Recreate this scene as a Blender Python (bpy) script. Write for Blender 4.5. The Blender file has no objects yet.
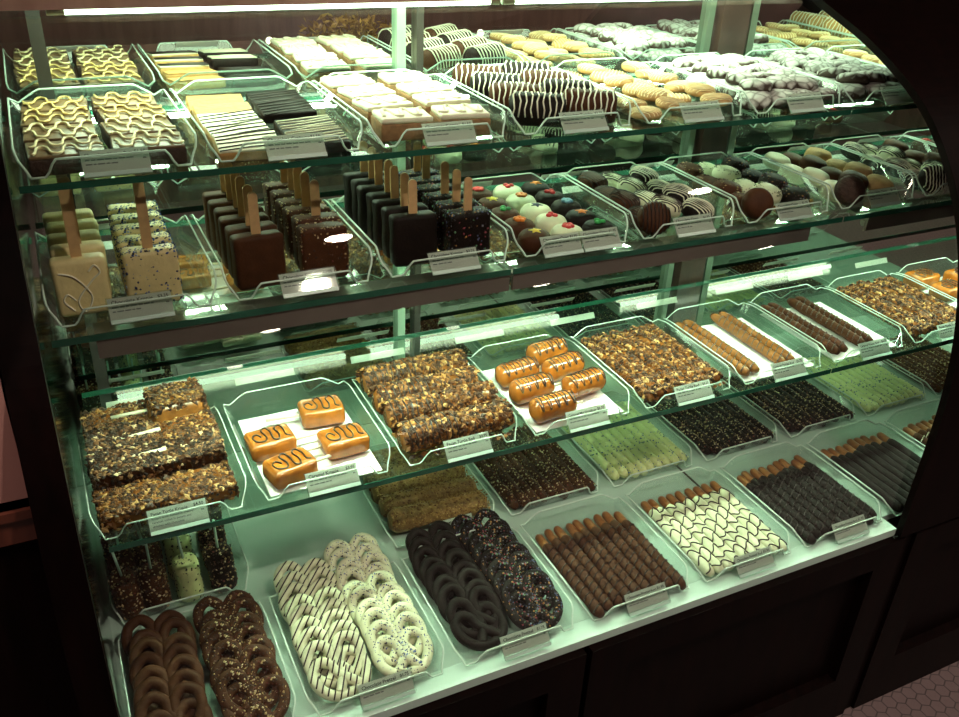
import bpy, bmesh, math, random
from mathutils import Vector, Matrix, noise
C = bpy.context.scene.collection
R = math.radians
H = 1.46                      # eye height: every z below is given relative to it and shifted by Z()
P = 0.21                      # pitch of the trays along the case
YM = 1.41                     # mirror plane
rng = random.Random(7)
ORD = ['front', 'second', 'third', 'fourth', 'fifth', 'sixth', 'seventh', 'eighth', 'ninth', 'tenth', 'eleventh', 'twelfth']
LORD = ['leftmost', 'second', 'third', 'fourth', 'fifth', 'sixth', 'seventh', 'eighth', 'ninth', 'tenth', 'eleventh']

# ------------------------------------------------------------------ materials
def nmat(name):
    m = bpy.data.materials.new(name); m.use_nodes = True
    nt = m.node_tree; nt.nodes.clear()
    out = nt.nodes.new('ShaderNodeOutputMaterial')
    return m, nt, out
def pbr(name, col, rough=.5, var=.0, scale=40, bump=0., bscale=120, metal=0., spec=.5, coat=0., emit=None):
    m, nt, out = nmat(name)
    b = nt.nodes.new('ShaderNodeBsdfPrincipled')
    b.inputs['Roughness'].default_value = rough; b.inputs['Metallic'].default_value = metal
    b.inputs['Specular IOR Level'].default_value = spec; b.inputs['Coat Weight'].default_value = coat
    b.inputs['Coat Roughness'].default_value = .12
    b.inputs['Base Color'].default_value = (*col, 1)
    if var or bump:
        tc = nt.nodes.new('ShaderNodeTexCoord')
    if var:
        n = nt.nodes.new('ShaderNodeTexNoise'); n.inputs['Scale'].default_value = scale; n.inputs['Detail'].default_value = 4
        nt.links.new(tc.outputs['Object'], n.inputs['Vector'])
        r = nt.nodes.new('ShaderNodeValToRGB')
        r.color_ramp.elements[0].position = .3; r.color_ramp.elements[1].position = .7
        r.color_ramp.elements[0].color = (*[max(0, c*(1-var)) for c in col], 1)
        r.color_ramp.elements[1].color = (*[min(1, c*(1+var)) for c in col], 1)
        nt.links.new(n.outputs['Fac'], r.inputs['Fac']); nt.links.new(r.outputs['Color'], b.inputs['Base Color'])
    if bump:
        n2 = nt.nodes.new('ShaderNodeTexNoise'); n2.inputs['Scale'].default_value = bscale; n2.inputs['Detail'].default_value = 3
        nt.links.new(tc.outputs['Object'], n2.inputs['Vector'])
        bp = nt.nodes.new('ShaderNodeBump'); bp.inputs['Strength'].default_value = bump; bp.inputs['Distance'].default_value = .003
        nt.links.new(n2.outputs['Fac'], bp.inputs['Height']); nt.links.new(bp.outputs['Normal'], b.inputs['Normal'])
    if emit:
        b.inputs['Emission Color'].default_value = (*emit[0], 1); b.inputs['Emission Strength'].default_value = emit[1]
    nt.links.new(b.outputs[0], out.inputs[0])
    return m
def paper_mat(name, col):
    m, nt, out = nmat(name)
    d = nt.nodes.new('ShaderNodeBsdfDiffuse'); d.inputs[0].default_value = (*col, 1)
    t = nt.nodes.new('ShaderNodeBsdfTranslucent'); t.inputs[0].default_value = (*col, 1)
    n = nt.nodes.new('ShaderNodeTexNoise'); n.inputs['Scale'].default_value = 300
    bp = nt.nodes.new('ShaderNodeBump'); bp.inputs['Strength'].default_value = .1; nt.links.new(n.outputs['Fac'], bp.inputs['Height']); nt.links.new(bp.outputs['Normal'], d.inputs['Normal'])
    x = nt.nodes.new('ShaderNodeMixShader'); x.inputs[0].default_value = .42
    nt.links.new(d.outputs[0], x.inputs[1]); nt.links.new(t.outputs[0], x.inputs[2]); nt.links.new(x.outputs[0], out.inputs[0]); return m
def emis(name, col, s):
    m, nt, out = nmat(name)
    e = nt.nodes.new('ShaderNodeEmission'); e.inputs[0].default_value = (*col, 1); e.inputs[1].default_value = s
    nt.links.new(e.outputs[0], out.inputs[0]); return m
def thin_glass(name, tint, refl=1.0, haze=None, ior=.05, rough=.0):
    m, nt, out = nmat(name)
    t = nt.nodes.new('ShaderNodeBsdfTransparent'); t.inputs[0].default_value = (*tint, 1)
    g = nt.nodes.new('ShaderNodeBsdfGlossy'); g.inputs['Roughness'].default_value = rough; g.inputs['Color'].default_value = (refl, refl, refl, 1)
    lw = nt.nodes.new('ShaderNodeLayerWeight'); lw.inputs[0].default_value = .5
    pw = nt.nodes.new('ShaderNodeMath'); pw.operation = 'POWER'; pw.inputs[1].default_value = 5
    f = nt.nodes.new('ShaderNodeMath'); f.operation = 'MULTIPLY_ADD'; f.inputs[1].default_value = 1-ior; f.inputs[2].default_value = ior
    nt.links.new(lw.outputs['Facing'], pw.inputs[0]); nt.links.new(pw.outputs[0], f.inputs[0])
    mx = nt.nodes.new('ShaderNodeMixShader')
    base = t
    if haze:
        d = nt.nodes.new('ShaderNodeBsdfDiffuse'); d.inputs[0].default_value = (*haze[0], 1)
        m0 = nt.nodes.new('ShaderNodeMixShader'); m0.inputs[0].default_value = haze[1]
        nt.links.new(t.outputs[0], m0.inputs[1]); nt.links.new(d.outputs[0], m0.inputs[2]); base = m0
    nt.links.new(f.outputs[0], mx.inputs[0]); nt.links.new(base.outputs[0], mx.inputs[1]); nt.links.new(g.outputs[0], mx.inputs[2])
    nt.links.new(mx.outputs[0], out.inputs[0]); return m
def island(name, stops, rough=.5):
    m, nt, out = nmat(name)
    b = nt.nodes.new('ShaderNodeBsdfPrincipled'); b.inputs['Roughness'].default_value = rough; b.inputs['Specular IOR Level'].default_value = .25
    g = nt.nodes.new('ShaderNodeNewGeometry'); r = nt.nodes.new('ShaderNodeValToRGB'); r.color_ramp.interpolation = 'CONSTANT'
    e = r.color_ramp.elements
    while len(e) < len(stops): e.new(.5)
    for k, (p, c) in enumerate(stops): e[k].position = p; e[k].color = (*c, 1)
    nt.links.new(g.outputs['Random Per Island'], r.inputs['Fac']); nt.links.new(r.outputs['Color'], b.inputs['Base Color'])
    nt.links.new(b.outputs[0], out.inputs[0]); return m
def wood(name, c0, c1, rough=.3, scale=6, coat=.3, spec=.5):
    m, nt, out = nmat(name)
    b = nt.nodes.new('ShaderNodeBsdfPrincipled'); b.inputs['Roughness'].default_value = rough; b.inputs['Coat Weight'].default_value = coat; b.inputs['Specular IOR Level'].default_value = spec
    tc = nt.nodes.new('ShaderNodeTexCoord'); mp = nt.nodes.new('ShaderNodeMapping'); mp.inputs['Scale'].default_value = (scale*4, scale*4, scale*.5)
    n = nt.nodes.new('ShaderNodeTexNoise'); n.inputs['Scale'].default_value = 2.5; n.inputs['Detail'].default_value = 6
    r = nt.nodes.new('ShaderNodeValToRGB'); r.color_ramp.elements[0].color = (*c0, 1); r.color_ramp.elements[1].color = (*c1, 1)
    r.color_ramp.elements[0].position = .3; r.color_ramp.elements[1].position = .72
    nt.links.new(tc.outputs['Object'], mp.inputs[0]); nt.links.new(mp.outputs[0], n.inputs['Vector'])
    nt.links.new(n.outputs['Fac'], r.inputs['Fac']); nt.links.new(r.outputs['Color'], b.inputs['Base Color'])
    nt.links.new(b.outputs[0], out.inputs[0]); return m
def crinkle(name, dark, light):
    m, nt, out = nmat(name)
    b = nt.nodes.new('ShaderNodeBsdfPrincipled'); b.inputs['Roughness'].default_value = .8
    tc = nt.nodes.new('ShaderNodeTexCoord'); v = nt.nodes.new('ShaderNodeTexVoronoi'); v.feature = 'DISTANCE_TO_EDGE'; v.inputs['Scale'].default_value = 62
    oi = nt.nodes.new('ShaderNodeObjectInfo'); ad = nt.nodes.new('ShaderNodeVectorMath'); ad.operation = 'ADD'
    nt.links.new(tc.outputs['Object'], ad.inputs[0]); nt.links.new(oi.outputs['Random'], ad.inputs[1])
    n = nt.nodes.new('ShaderNodeTexNoise'); n.inputs['Scale'].default_value = 85; n.inputs['Detail'].default_value = 4
    ml = nt.nodes.new('ShaderNodeMath'); ml.operation = 'MULTIPLY'
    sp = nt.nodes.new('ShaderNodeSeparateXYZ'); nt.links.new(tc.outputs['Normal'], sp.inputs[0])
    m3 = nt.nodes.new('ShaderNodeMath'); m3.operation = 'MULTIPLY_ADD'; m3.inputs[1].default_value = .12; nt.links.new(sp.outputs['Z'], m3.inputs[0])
    r = nt.nodes.new('ShaderNodeValToRGB'); r.color_ramp.elements[0].position = .06; r.color_ramp.elements[1].position = .2
    r.color_ramp.elements[0].color = (*dark, 1); r.color_ramp.elements[1].color = (*light, 1)
    nt.links.new(ad.outputs[0], v.inputs['Vector']); nt.links.new(ad.outputs[0], n.inputs['Vector'])
    nt.links.new(v.outputs['Distance'], ml.inputs[0]); nt.links.new(n.outputs['Fac'], ml.inputs[1])
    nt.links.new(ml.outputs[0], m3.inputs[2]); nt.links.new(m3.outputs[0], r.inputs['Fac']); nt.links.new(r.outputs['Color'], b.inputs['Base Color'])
    bp = nt.nodes.new('ShaderNodeBump'); bp.inputs['Strength'].default_value = .6; bp.inputs['Distance'].default_value = .003
    nt.links.new(ml.outputs[0], bp.inputs['Height']); nt.links.new(bp.outputs['Normal'], b.inputs['Normal'])
    nt.links.new(b.outputs[0], out.inputs[0]); return m
def hexfloor(name):
    m, nt, out = nmat(name)
    b = nt.nodes.new('ShaderNodeBsdfPrincipled'); b.inputs['Roughness'].default_value = .35
    tc = nt.nodes.new('ShaderNodeTexCoord'); sp = nt.nodes.new('ShaderNodeSeparateXYZ'); nt.links.new(tc.outputs['Object'], sp.inputs[0])
    S = 0.028
    def math_(op, a, bb=None):
        n = nt.nodes.new('ShaderNodeMath'); n.operation = op
        for i, v in enumerate((a, bb)):
            if v is None: continue
            if isinstance(v, (int, float)): n.inputs[i].default_value = v
            else: nt.links.new(v, n.inputs[i])
        return n.outputs[0]
    px = math_('DIVIDE', sp.outputs[0], S); py = math_('DIVIDE', sp.outputs[1], S)
    def hexd(ox, oy):
        fx = math_('SUBTRACT', math_('FLOORED_MODULO', math_('ADD', px, ox), 1.0), .5)
        fy = math_('SUBTRACT', math_('FLOORED_MODULO', math_('ADD', py, oy), 1.7320508), .8660254)
        ax = math_('ABSOLUTE', fx); ay = math_('ABSOLUTE', fy)
        return math_('MAXIMUM', ax, math_('ADD', math_('MULTIPLY', ax, .5), math_('MULTIPLY', ay, .8660254)))
    d = math_('MINIMUM', hexd(0, 0), hexd(.5, .8660254))
    r = nt.nodes.new('ShaderNodeValToRGB'); r.color_ramp.elements[0].position = .44; r.color_ramp.elements[1].position = .47
    r.color_ramp.elements[0].color = (.13, .095, .095, 1); r.color_ramp.elements[1].color = (.05, .04, .04, 1)
    nt.links.new(d, r.inputs['Fac']); nt.links.new(r.outputs['Color'], b.inputs['Base Color'])
    nt.links.new(b.outputs[0], out.inputs[0]); return m

LAMP = (.74, 1.0, .69)
M = dict(
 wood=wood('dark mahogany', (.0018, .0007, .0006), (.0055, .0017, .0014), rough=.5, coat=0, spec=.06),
 rail=wood('red brown rail wood', (.06, .016, .01), (.12, .035, .02)),
 canopy=wood('canopy wood', (.5, .3, .25), (.7, .46, .4), scale=3),
 roomwood=wood('room panelling', (.075, .04, .03), (.2, .115, .09), rough=.5, scale=2),
 pink=pbr('pink wall paint', (.42, .22, .19), .8, .06, 8),
 ceil=pbr('ceiling paint', (.3, .25, .22), .8, .05, 8),
 floor=hexfloor('small hexagon tiles'),
 sheen=pbr('dark polished metal', (.26, .30, .275), .07, .05, 12, metal=1.0),
 steel=pbr('brushed grey metal', (.05, .056, .05), .4, .1, 30, metal=.2),
 valance=pbr('bronze grey metal', (.24, .21, .19), .28, .05, 20, metal=.55),
 standard=pbr('pale green metal upright', (.34, .5, .38), .35, .05, 20, metal=.4),
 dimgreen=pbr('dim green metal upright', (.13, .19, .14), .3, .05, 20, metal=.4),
 darkmetal=pbr('dark metal', (.06, .055, .05), .35, .1, 20, metal=.5),
 deck=pbr('mint white deck laminate', (.44, .58, .51), .16, .03, 12),
 lip=pbr('white deck lip', (.50, .68, .60), .35, .03, 12),
 paper=paper_mat('white paper', (.88, .86, .82)),
 parch=pbr('white parchment', (.88, .92, .88), .7, .03, 20, .3, 40),
 ink=pbr('dark ink', (.02, .02, .03), .7, .05, 50),
 faint=pbr('grey ink', (.22, .22, .23), .7, .05, 50),
 tube=emis('fluorescent tube', LAMP, 8), fill_tube=emis('added slim fill tube', LAMP, 55), tube2=emis('fluorescent tube lower', LAMP, 150),  # the slim tube is added fill for the middle shelf
 cap=pbr('lamp cap', (.45, .5, .42), .4, .05, 20),
 down=emis('warm downlight', (1.0, .88, .72), 60), small=emis('warm small bulb', (1.0, .82, .65), 5),
 milk=pbr('milk chocolate', (.062, .023, .0095), .55, .25, 60, .25, 200, spec=.12),
 dark=pbr('dark chocolate', (.009, .0058, .0048), .55, .25, 60, .25, 200, spec=.12),
 white=pbr('white chocolate', (.82, .68, .34), .4, .08, 50, .2, 150),
 cream=pbr('cream coating', (.70, .72, .50), .4, .08, 50, .2, 150),
 carbrown=pbr('brown caramel', (.22, .08, .018), .25, .3, 60, .3, 90, coat=.3),
 caramel=pbr('caramel', (.40, .125, .016), .16, .3, 45, .15, 60, coat=.6),
 drizz=pbr('chocolate drizzle', (.02, .011, .009), .3, .1, 60),
 wdrizz=pbr('white drizzle', (.85, .82, .66), .4, .06, 60),
 gold=pbr('golden icing', (.72, .52, .2), .45, .12, 60),
 pale=pbr('pale gold icing', (.85, .72, .42), .45, .12, 60),
 brownie=pbr('brownie', (.045, .022, .014), .75, .35, 90, .8, 180),
 brtop=pbr('brownie glaze', (.20, .12, .06), .35, .3, 60, .2, 90),
 graham=pbr('graham cracker', (.50, .27, .09), .7, .2, 80, .4, 180),
 cake=pbr('brown cake', (.26, .14, .06), .8, .3, 90, .6, 150),
 cookie=pbr('golden cookie', (.48, .30, .125), .7, .25, 70, .6, 120),
 frost=pbr('white frosting', (.78, .74, .56), .5, .06, 50, .5, 60),
 pretzel=pbr('baked pretzel', (.27, .105, .03), .35, .3, 70, .3, 120),
 lime=pbr('pale lime coating', (.66, .72, .34), .45, .08, 50, .2, 150),
 postwood=wood('dark post wood', (.02, .011, .008), (.05, .028, .02), rough=.4),
 toffee=pbr('toffee coating', (.26, .14, .04), .6, .35, 70, .7, 150),
 stick=pbr('wooden stick', (.60, .38, .18), .6, .15, 60), pstick=pbr('cream paper stick', (.82, .76, .58), .6, .04, 60),
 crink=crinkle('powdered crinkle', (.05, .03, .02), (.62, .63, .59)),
 red=pbr('red candy', (.65, .03, .04), .4, .1, 60), orange=pbr('orange candy', (.8, .22, .02), .4, .1, 60),
 yellow=pbr('yellow candy', (.8, .6, .06), .4, .1, 60), green=pbr('green candy', (.03, .35, .08), .4, .1, 60),
 blue=pbr('blue candy', (.12, .3, .42), .4, .1, 60), navy=pbr('navy candy', (.03, .04, .10), .4, .1, 60),
 nuts=island('chopped nuts', [(0, (.035, .015, .008)), (.25, (.12, .045, .014)), (.48, (.20, .08, .022)), (.64, (.06, .024, .01)), (.84, (.36, .18, .055)), (.95, (.48, .29, .12))], .45),
 nutd=island('dark chopped nuts', [(0, (.022, .012, .009)), (.42, (.06, .03, .016)), (.66, (.16, .07, .03)), (.86, (.36, .2, .09)), (.95, (.6, .45, .28))], .45),
 crumb=island('golden crumbs', [(0, (.2, .10, .03)), (.3, (.30, .17, .05)), (.6, (.38, .24, .08)), (.85, (.14, .06, .02))], .6),
 spd=island('mixed sprinkles', [(0, (.03, .016, .01)), (.35, (.10, .05, .03)), (.58, (.42, .3, .14)), (.8, (.14, .03, .02)), (.88, (.6, .5, .32))], .5),
 spc=island('rainbow sprinkles', [(0, (.02, .016, .015)), (.45, (.08, .1, .22)), (.6, (.4, .2, .06)), (.72, (.25, .26, .28)), (.84, (.3, .06, .08)), (.92, (.1, .25, .12))], .5),
 spb=island('blue sprinkles', [(0, (.03, .04, .12)), (.4, (.06, .12, .40)), (.7, (.02, .02, .04)), (.88, (.3, .42, .6))], .5),
 spw=island('pale sprinkles', [(0, (.72, .74, .42)), (.6, (.14, .24, .34)), (.8, (.5, .62, .45)), (.92, (.2, .32, .2))], .5),
 spk=island('dark specks', [(0, (.03, .05, .03)), (.6, (.2, .26, .12))], .5),
 tinsel=island('gold tinsel', [(0, (.35, .22, .04)), (.4, (.7, .5, .12)), (.75, (.16, .1, .02))], .25),
 redcloth=pbr('red vinyl', (.35, .03, .02), .5, .1, 20),
 mirror=pbr('mirror silver', (.74, .80, .76), .0, metal=1.0),
 glass=thin_glass('front glass', (.93, .97, .94), 1.0, ior=.035),
 shelf=thin_glass('shelf glass', (.86, .95, .89), 1.0, ((.3, .6, .45), .015), ior=.075),
 edge=pbr('green glass edge', (.015, .10, .065), .12, .2, 30, coat=.5),
 acryl=thin_glass('clear acrylic', (.93, .97, .95), 1.0, ((.6, .8, .7), .03), ior=.06, rough=.03),
)
mm, nt, out = nmat('acrylic rim')
_t = nt.nodes.new('ShaderNodeBsdfTransparent'); _t.inputs[0].default_value = (.9, 1, .95, 1)
_b = nt.nodes.new('ShaderNodeBsdfPrincipled'); _b.inputs['Base Color'].default_value = (.85, 1.0, .92, 1); _b.inputs['Roughness'].default_value = .15
_x = nt.nodes.new('ShaderNodeMixShader'); _x.inputs[0].default_value = .68
nt.links.new(_t.outputs[0], _x.inputs[1]); nt.links.new(_b.outputs[0], _x.inputs[2]); nt.links.new(_x.outputs[0], out.inputs[0])
M['rim'] = mm

# ------------------------------------------------------------------ mesh helpers
def mesh(name, verts, faces, mat, smooth=False):
    me = bpy.data.meshes.new(name); me.from_pydata([tuple(v) for v in verts], [], faces); me.update()
    me.materials.append(M[mat])
    if smooth: me.polygons.foreach_set('use_smooth', [True]*len(me.polygons))
    return me
class MB:
    def __init__(s): s.v = []; s.f = []
    def add(s, v, f):
        o = len(s.v); s.v += [tuple(p) for p in v]; s.f += [tuple(i+o for i in q) for q in f]; return s
    def box(s, x0, x1, y0, y1, z0, z1):
        return s.add([(x0,y0,z0),(x1,y0,z0),(x1,y1,z0),(x0,y1,z0),(x0,y0,z1),(x1,y0,z1),(x1,y1,z1),(x0,y1,z1)],
                     [(3,2,1,0),(4,5,6,7),(0,1,5,4),(1,2,6,5),(2,3,7,6),(3,0,4,7)])
    def tube(s, path, r, n=6, closed=False):
        v, f = sweep(path, r, n, closed); return s.add(v, f)
    def out(s, name, mat, smooth=False): return mesh(name, s.v, s.f, mat, smooth)
def sweep(path, r, n=6, closed=False):
    pts = [Vector(p) for p in path]; N = len(pts); v = []; f = []
    rr = r if hasattr(r, '__len__') else [r]*N
    prev = None
    for i in range(N):
        a = pts[i-1] if (i or closed) else pts[i]; b = pts[(i+1) % N] if (i < N-1 or closed) else pts[i]
        t = (b-a).normalized() if (b-a).length > 1e-9 else Vector((1,0,0))
        if prev is None:
            u = t.orthogonal().normalized()
        else:
            u = prev - t*prev.dot(t)
            u = u.normalized() if u.length > 1e-6 else t.orthogonal().normalized()
        prev = u; w = t.cross(u)
        for k in range(n):
            an = 2*math.pi*k/n; v.append(pts[i] + (u*math.cos(an) + w*math.sin(an))*rr[i])
    for i in range(N if closed else N-1):
        j = (i+1) % N
        for k in range(n): f.append((i*n+k, i*n+(k+1) % n, j*n+(k+1) % n, j*n+k))
    if not closed:
        f.append(tuple(range(n-1, -1, -1))); f.append(tuple((N-1)*n+k for k in range(n)))
    return v, f
def catmull(pts, sub=6, closed=False):
    P_ = [Vector(p) for p in pts]; n = len(P_); o = []
    for i in range(n if closed else n-1):
        a = P_[(i-1) % n] if closed or i else P_[i]; b = P_[i]; c = P_[(i+1) % n]; d = P_[(i+2) % n] if closed or i+2 < n else c
        for k in range(sub):
            t = k/sub
            o.append(.5*((2*b)+(c-a)*t+(2*a-5*b+4*c-d)*t*t+(3*b-a-3*c+d)*t*t*t))
    if not closed: o.append(P_[-1])
    return o
def lathe(prof, n=24):
    v = []; f = []
    for (r, z) in prof:
        for k in range(n): a = 2*math.pi*k/n; v.append((r*math.cos(a), r*math.sin(a), z))
    for i in range(len(prof)-1):
        for k in range(n): f.append((i*n+k, i*n+(k+1) % n, (i+1)*n+(k+1) % n, (i+1)*n+k))
    f.append(tuple(range(n-1, -1, -1))); f.append(tuple((len(prof)-1)*n+k for k in range(n)))
    return v, f
def rbox(name, w, d, h, r, mat, seg=3, jit=0., seed=0, cut=0):
    bm = bmesh.new(); bmesh.ops.create_cube(bm, size=1)
    for q in bm.verts: q.co = Vector((q.co.x*w, q.co.y*d, (q.co.z+.5)*h))
    bmesh.ops.bevel(bm, geom=bm.edges[:], offset=r, segments=seg, affect='EDGES', profile=.5)
    if cut: bmesh.ops.subdivide_edges(bm, edges=[e for e in bm.edges if e.calc_length() > .012], cuts=cut, use_grid_fill=True)
    if jit:
        for q in bm.verts:
            nz = noise.noise_vector((q.co+Vector((seed*3.1, seed, 0)))*45)*jit
            if q.co.z < .002: nz.z = 0
            q.co += nz
    bmesh.ops.recalc_face_normals(bm, faces=bm.faces)
    me = bpy.data.meshes.new(name); bm.to_mesh(me); bm.free(); me.materials.append(M[mat])
    me.polygons.foreach_set('use_smooth', [True]*len(me.polygons)); return me
def chips(name, fn, n, size, mat, seed=1, flat=.5, aspect=1.6):
    """many tiny bits lying on a surface: fn(rnd) -> (point, normal)"""
    rd = random.Random(seed); b = MB()
    for _ in range(n):
        p, nr = fn(rd); p = Vector(p); nr = Vector(nr).normalized()
        nr = (nr + Vector((rd.uniform(-.5,.5), rd.uniform(-.5,.5), rd.uniform(-.5,.5)))).normalized()
        u = nr.orthogonal().normalized(); u.rotate(Matrix.Rotation(rd.uniform(0, 6.28), 3, nr)); w = nr.cross(u)
        s = size*rd.uniform(.6, 1.35); a = s*aspect*rd.uniform(.7, 1.2); c = s*flat
        k = rd.uniform(-.3, .3)*s
        b.add([p+u*a+w*k, p+w*s, p-u*a+w*k, p-w*s, p+nr*c, p-nr*c], [(0,1,4),(1,2,4),(2,3,4),(3,0,4),(1,0,5),(2,1,5),(3,2,5),(0,3,5)])
    return b.out(name, mat)
def on_box(w, d, h, top=.55):
    def fn(rd):
        if rd.random() < top: return (rd.uniform(-w/2, w/2), rd.uniform(-d/2, d/2), h), (0,0,1)
        k = rd.randrange(4); z = rd.uniform(.002, h)
        if k < 2: return ((-1 if k else 1)*w/2, rd.uniform(-d/2, d/2), z), ((-1 if k else 1), 0, 0)
        return (rd.uniform(-w/2, w/2), (-1 if k == 2 else 1)*d/2, z), (0, (-1 if k == 2 else 1), 0)
    return fn
def on_cyl(r, L, axis='y', zc=None):
    zc = r if zc is None else zc
    def fn(rd):
        a = rd.uniform(-.35, math.pi+.35); t = rd.uniform(0, L)
        c, s = math.cos(a), math.sin(a)
        return ((r*c, t, zc+r*s), (c, 0, s)) if axis == 'y' else ((t-L/2, r*c, zc+r*s), (0, c, s))
    return fn
def on_up(r, z0, z1):
    def fn(rd):
        a = rd.uniform(0, 6.283)
        if rd.random() < .2:
            q = r*math.sqrt(rd.random()); return (q*math.cos(a), q*math.sin(a), z1), (0,0,1)
        return (r*math.cos(a), r*math.sin(a), rd.uniform(z0, z1)), (math.cos(a), math.sin(a), 0)
    return fn
def lumpcyl(name, r, L, mat, axis='y', n=14, seg=16, jit=.08, seed=0, taper=.6):
    """a rounded rod lying on z=0"""
    v = []; f = []
    for i in range(seg+1):
        t = i/seg; e = min(t, 1-t)*seg/2.0
        k = 1 if e >= 1 else (taper+(1-taper)*math.sqrt(max(0, 1-(1-e)**2)))
        for j in range(n):
            a = 2*math.pi*j/n
            q = r*k*(1+jit*noise.noise(Vector((math.cos(a)*1.3+seed*5.3, math.sin(a)*1.3, t*L/r*.45+seed))))
            p = (q*math.cos(a), t*L, r+q*math.sin(a))
            v.append(p if axis == 'y' else (p[1]-L/2, p[0], p[2]))
    for i in range(seg):
        for j in range(n): f.append((i*n+j, (i+1)*n+j, (i+1)*n+(j+1) % n, i*n+(j+1) % n))
    f.append(tuple(range(n))); f.append(tuple(seg*n+j for j in range(n-1, -1, -1)))
    if axis != 'y': f = [tuple(reversed(q)) for q in f]
    return mesh(name, v, f, mat, True)
def squiggle_flat(w, d, z, loops, rows=1, amp=.8, n=60, r=.0016, seed=0):
    """wavy icing line(s) over a flat top"""
    b = MB(); rd = random.Random(seed)
    for q in range(rows):
        y0 = (q+.5)/rows*d-d/2; A = d/rows*.5*amp; ph = rd.uniform(0, 6)
        pts = []
        for i in range(n+1):
            t = i/n; a = 2*math.pi*loops*t+ph
            pts.append(((t-.5)*w*.9-math.sin(2*a)*w*.9/loops/6.28*.36, y0+math.sin(a)*A, z))
        b.tube(pts, r, 5)
    return b
PRZ = [(.40,-.66),(.24,-.44),(.04,-.2),(-.1,.12),(-.16,.48),(-.52,.74),(-.93,.46),(-.95,-.12),(-.62,-.62),(0,-.8)]
PRZ = PRZ + [(-x, y) for x, y in reversed(PRZ[:-1])]
def pretzel_path(s):
    pts = []
    for i, (x, y) in enumerate(PRZ):
        z = 1.0 if i in (1, 2) else (.35 if i in (len(PRZ)-2, len(PRZ)-3) else (.75 if i in (0, len(PRZ)-1) else 0))
        pts.append((x*s, y*s, z*s*.07+s*.2))
    return catmull(pts, 5)
def text_mesh(txt, size, mat, align='LEFT'):
    cu = bpy.data.curves.new('lettering', 'FONT'); cu.body = txt; cu.size = size; cu.align_x = align; cu.resolution_u = 2; cu.offset = size*.018
    o = bpy.data.objects.new('lettering', cu); C.objects.link(o)
    bpy.context.view_layer.update()
    me = bpy.data.meshes.new_from_object(o.evaluated_get(bpy.context.evaluated_depsgraph_get()))
    bpy.data.objects.remove(o); bpy.data.curves.remove(cu)
    return me
# ------------------------------------------------------------------ object helpers
LABELS = {}
def link(name, me, parent=None, loc=(0,0,0), rot=(0,0,0)):
    o = bpy.data.objects.new(name, me); C.objects.link(o)
    o.location = loc; o.rotation_euler = rot
    if parent: o.parent = parent
    return o
def item(name, label, cat, parts, loc, rot=(0,0,0), group=None, kind=None, world=True):
    """parts: [(part name, mesh)], the first is the thing's own body"""
    z = loc[2]+(H if world else 0)
    o = link(name, parts[0][1], None, (loc[0], loc[1], z), rot)
    if kind != 'structure': o['label'] = label; o['category'] = cat
    if group: o['group'] = group
    if kind: o['kind'] = kind
    for q in parts[1:]:
        c = link(q[0], q[1], o)
        if len(q) > 2: c['label'] = q[2]
    LABELS[label] = LABELS.get(label, 0)+1
    return o
def struct(name, me, loc=(0,0,0)):
    o = link(name, me, None, (loc[0], loc[1], loc[2]+H)); o['kind'] = 'structure'; return o
def tcx(i): return (i+.32)*P

# ------------------------------------------------------------------ the case
GP = [(.757,-1.0),(.757,-.9),(.757,-.8),(.761,-.70),(.776,-.60),(.811,-.49),(.855,-.408),(.9155,-.335),(.985,-.283),(1.075,-.238),(1.16,-.207),(1.222,-.186)]
gp = [(p.x, p.y) for p in catmull([(a, b, 0) for a, b in GP], 5)]
XL, XR, XE = -.038, 1.218, 2.2
def band(x0, x1, t, prof=None):
    """a strip that follows the curved front, t thick outwards"""
    prof = prof or gp; v = []; f = []; n = len(prof)
    for i, (y, z) in enumerate(prof):
        a = prof[max(0, i-1)]; b = prof[min(n-1, i+1)]
        d = Vector((b[0]-a[0], b[1]-a[1])).normalized(); nx, nz = -d.y, d.x
        v += [(x0, y, z), (x1, y, z), (x1, y+nx*t, z+nz*t), (x0, y+nx*t, z+nz*t)]
    for i in range(n-1):
        for k in range(4): f.append((i*4+k, i*4+(k+1) % 4, i*4+4+(k+1) % 4, i*4+4+k))
    f += [(3,2,1,0), tuple((n-1)*4+k for k in range(4))]
    return v, f
# front panes (single sheets)
for nm, a, b, lb in (('front_glass_pane', XL, XR, 'large curved clear glass pane closing the front of the lit case'),):
    v = []; f = []
    gq = [q for q in gp if q[1] > -.987]
    for (y, z) in gq: v += [(a, y+.004, z), (b, y+.004, z)]
    for i in range(len(gq)-1): f.append((2*i, 2*i+1, 2*i+3, 2*i+2))
    item(nm, lb, 'glass', [('pane', mesh(nm, v, f, 'glass', True))], (0,0,0))
b = MB(); v, f = band(XL-.034, XL, .03); b.add(v, f)
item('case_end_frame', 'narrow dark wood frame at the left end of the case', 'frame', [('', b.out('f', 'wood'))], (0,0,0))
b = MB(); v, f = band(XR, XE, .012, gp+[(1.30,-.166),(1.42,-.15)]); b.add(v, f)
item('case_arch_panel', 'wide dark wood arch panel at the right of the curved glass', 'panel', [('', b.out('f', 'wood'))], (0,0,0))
# end panels: filled shape of the case profile
def side(x0, x1, mat):
    poly = [(YM+.02, -1.0)] + gp + [(YM+.02, -.186)]; n = len(poly)
    v = [(x0, y+.006, z) for y, z in poly]+[(x1, y+.006, z) for y, z in poly]
    f = [tuple(range(n)), tuple(range(2*n-1, n-1, -1))]+[(i, n+i, n+(i+1) % n, (i+1) % n) for i in range(n)]
    return mesh('side', v, f, mat)
item('case_end_wall', 'grey metal inner side wall at the left end of the case', 'panel', [('', side(XL-.03, XL, 'sheen'))], (0,0,0))
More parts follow.
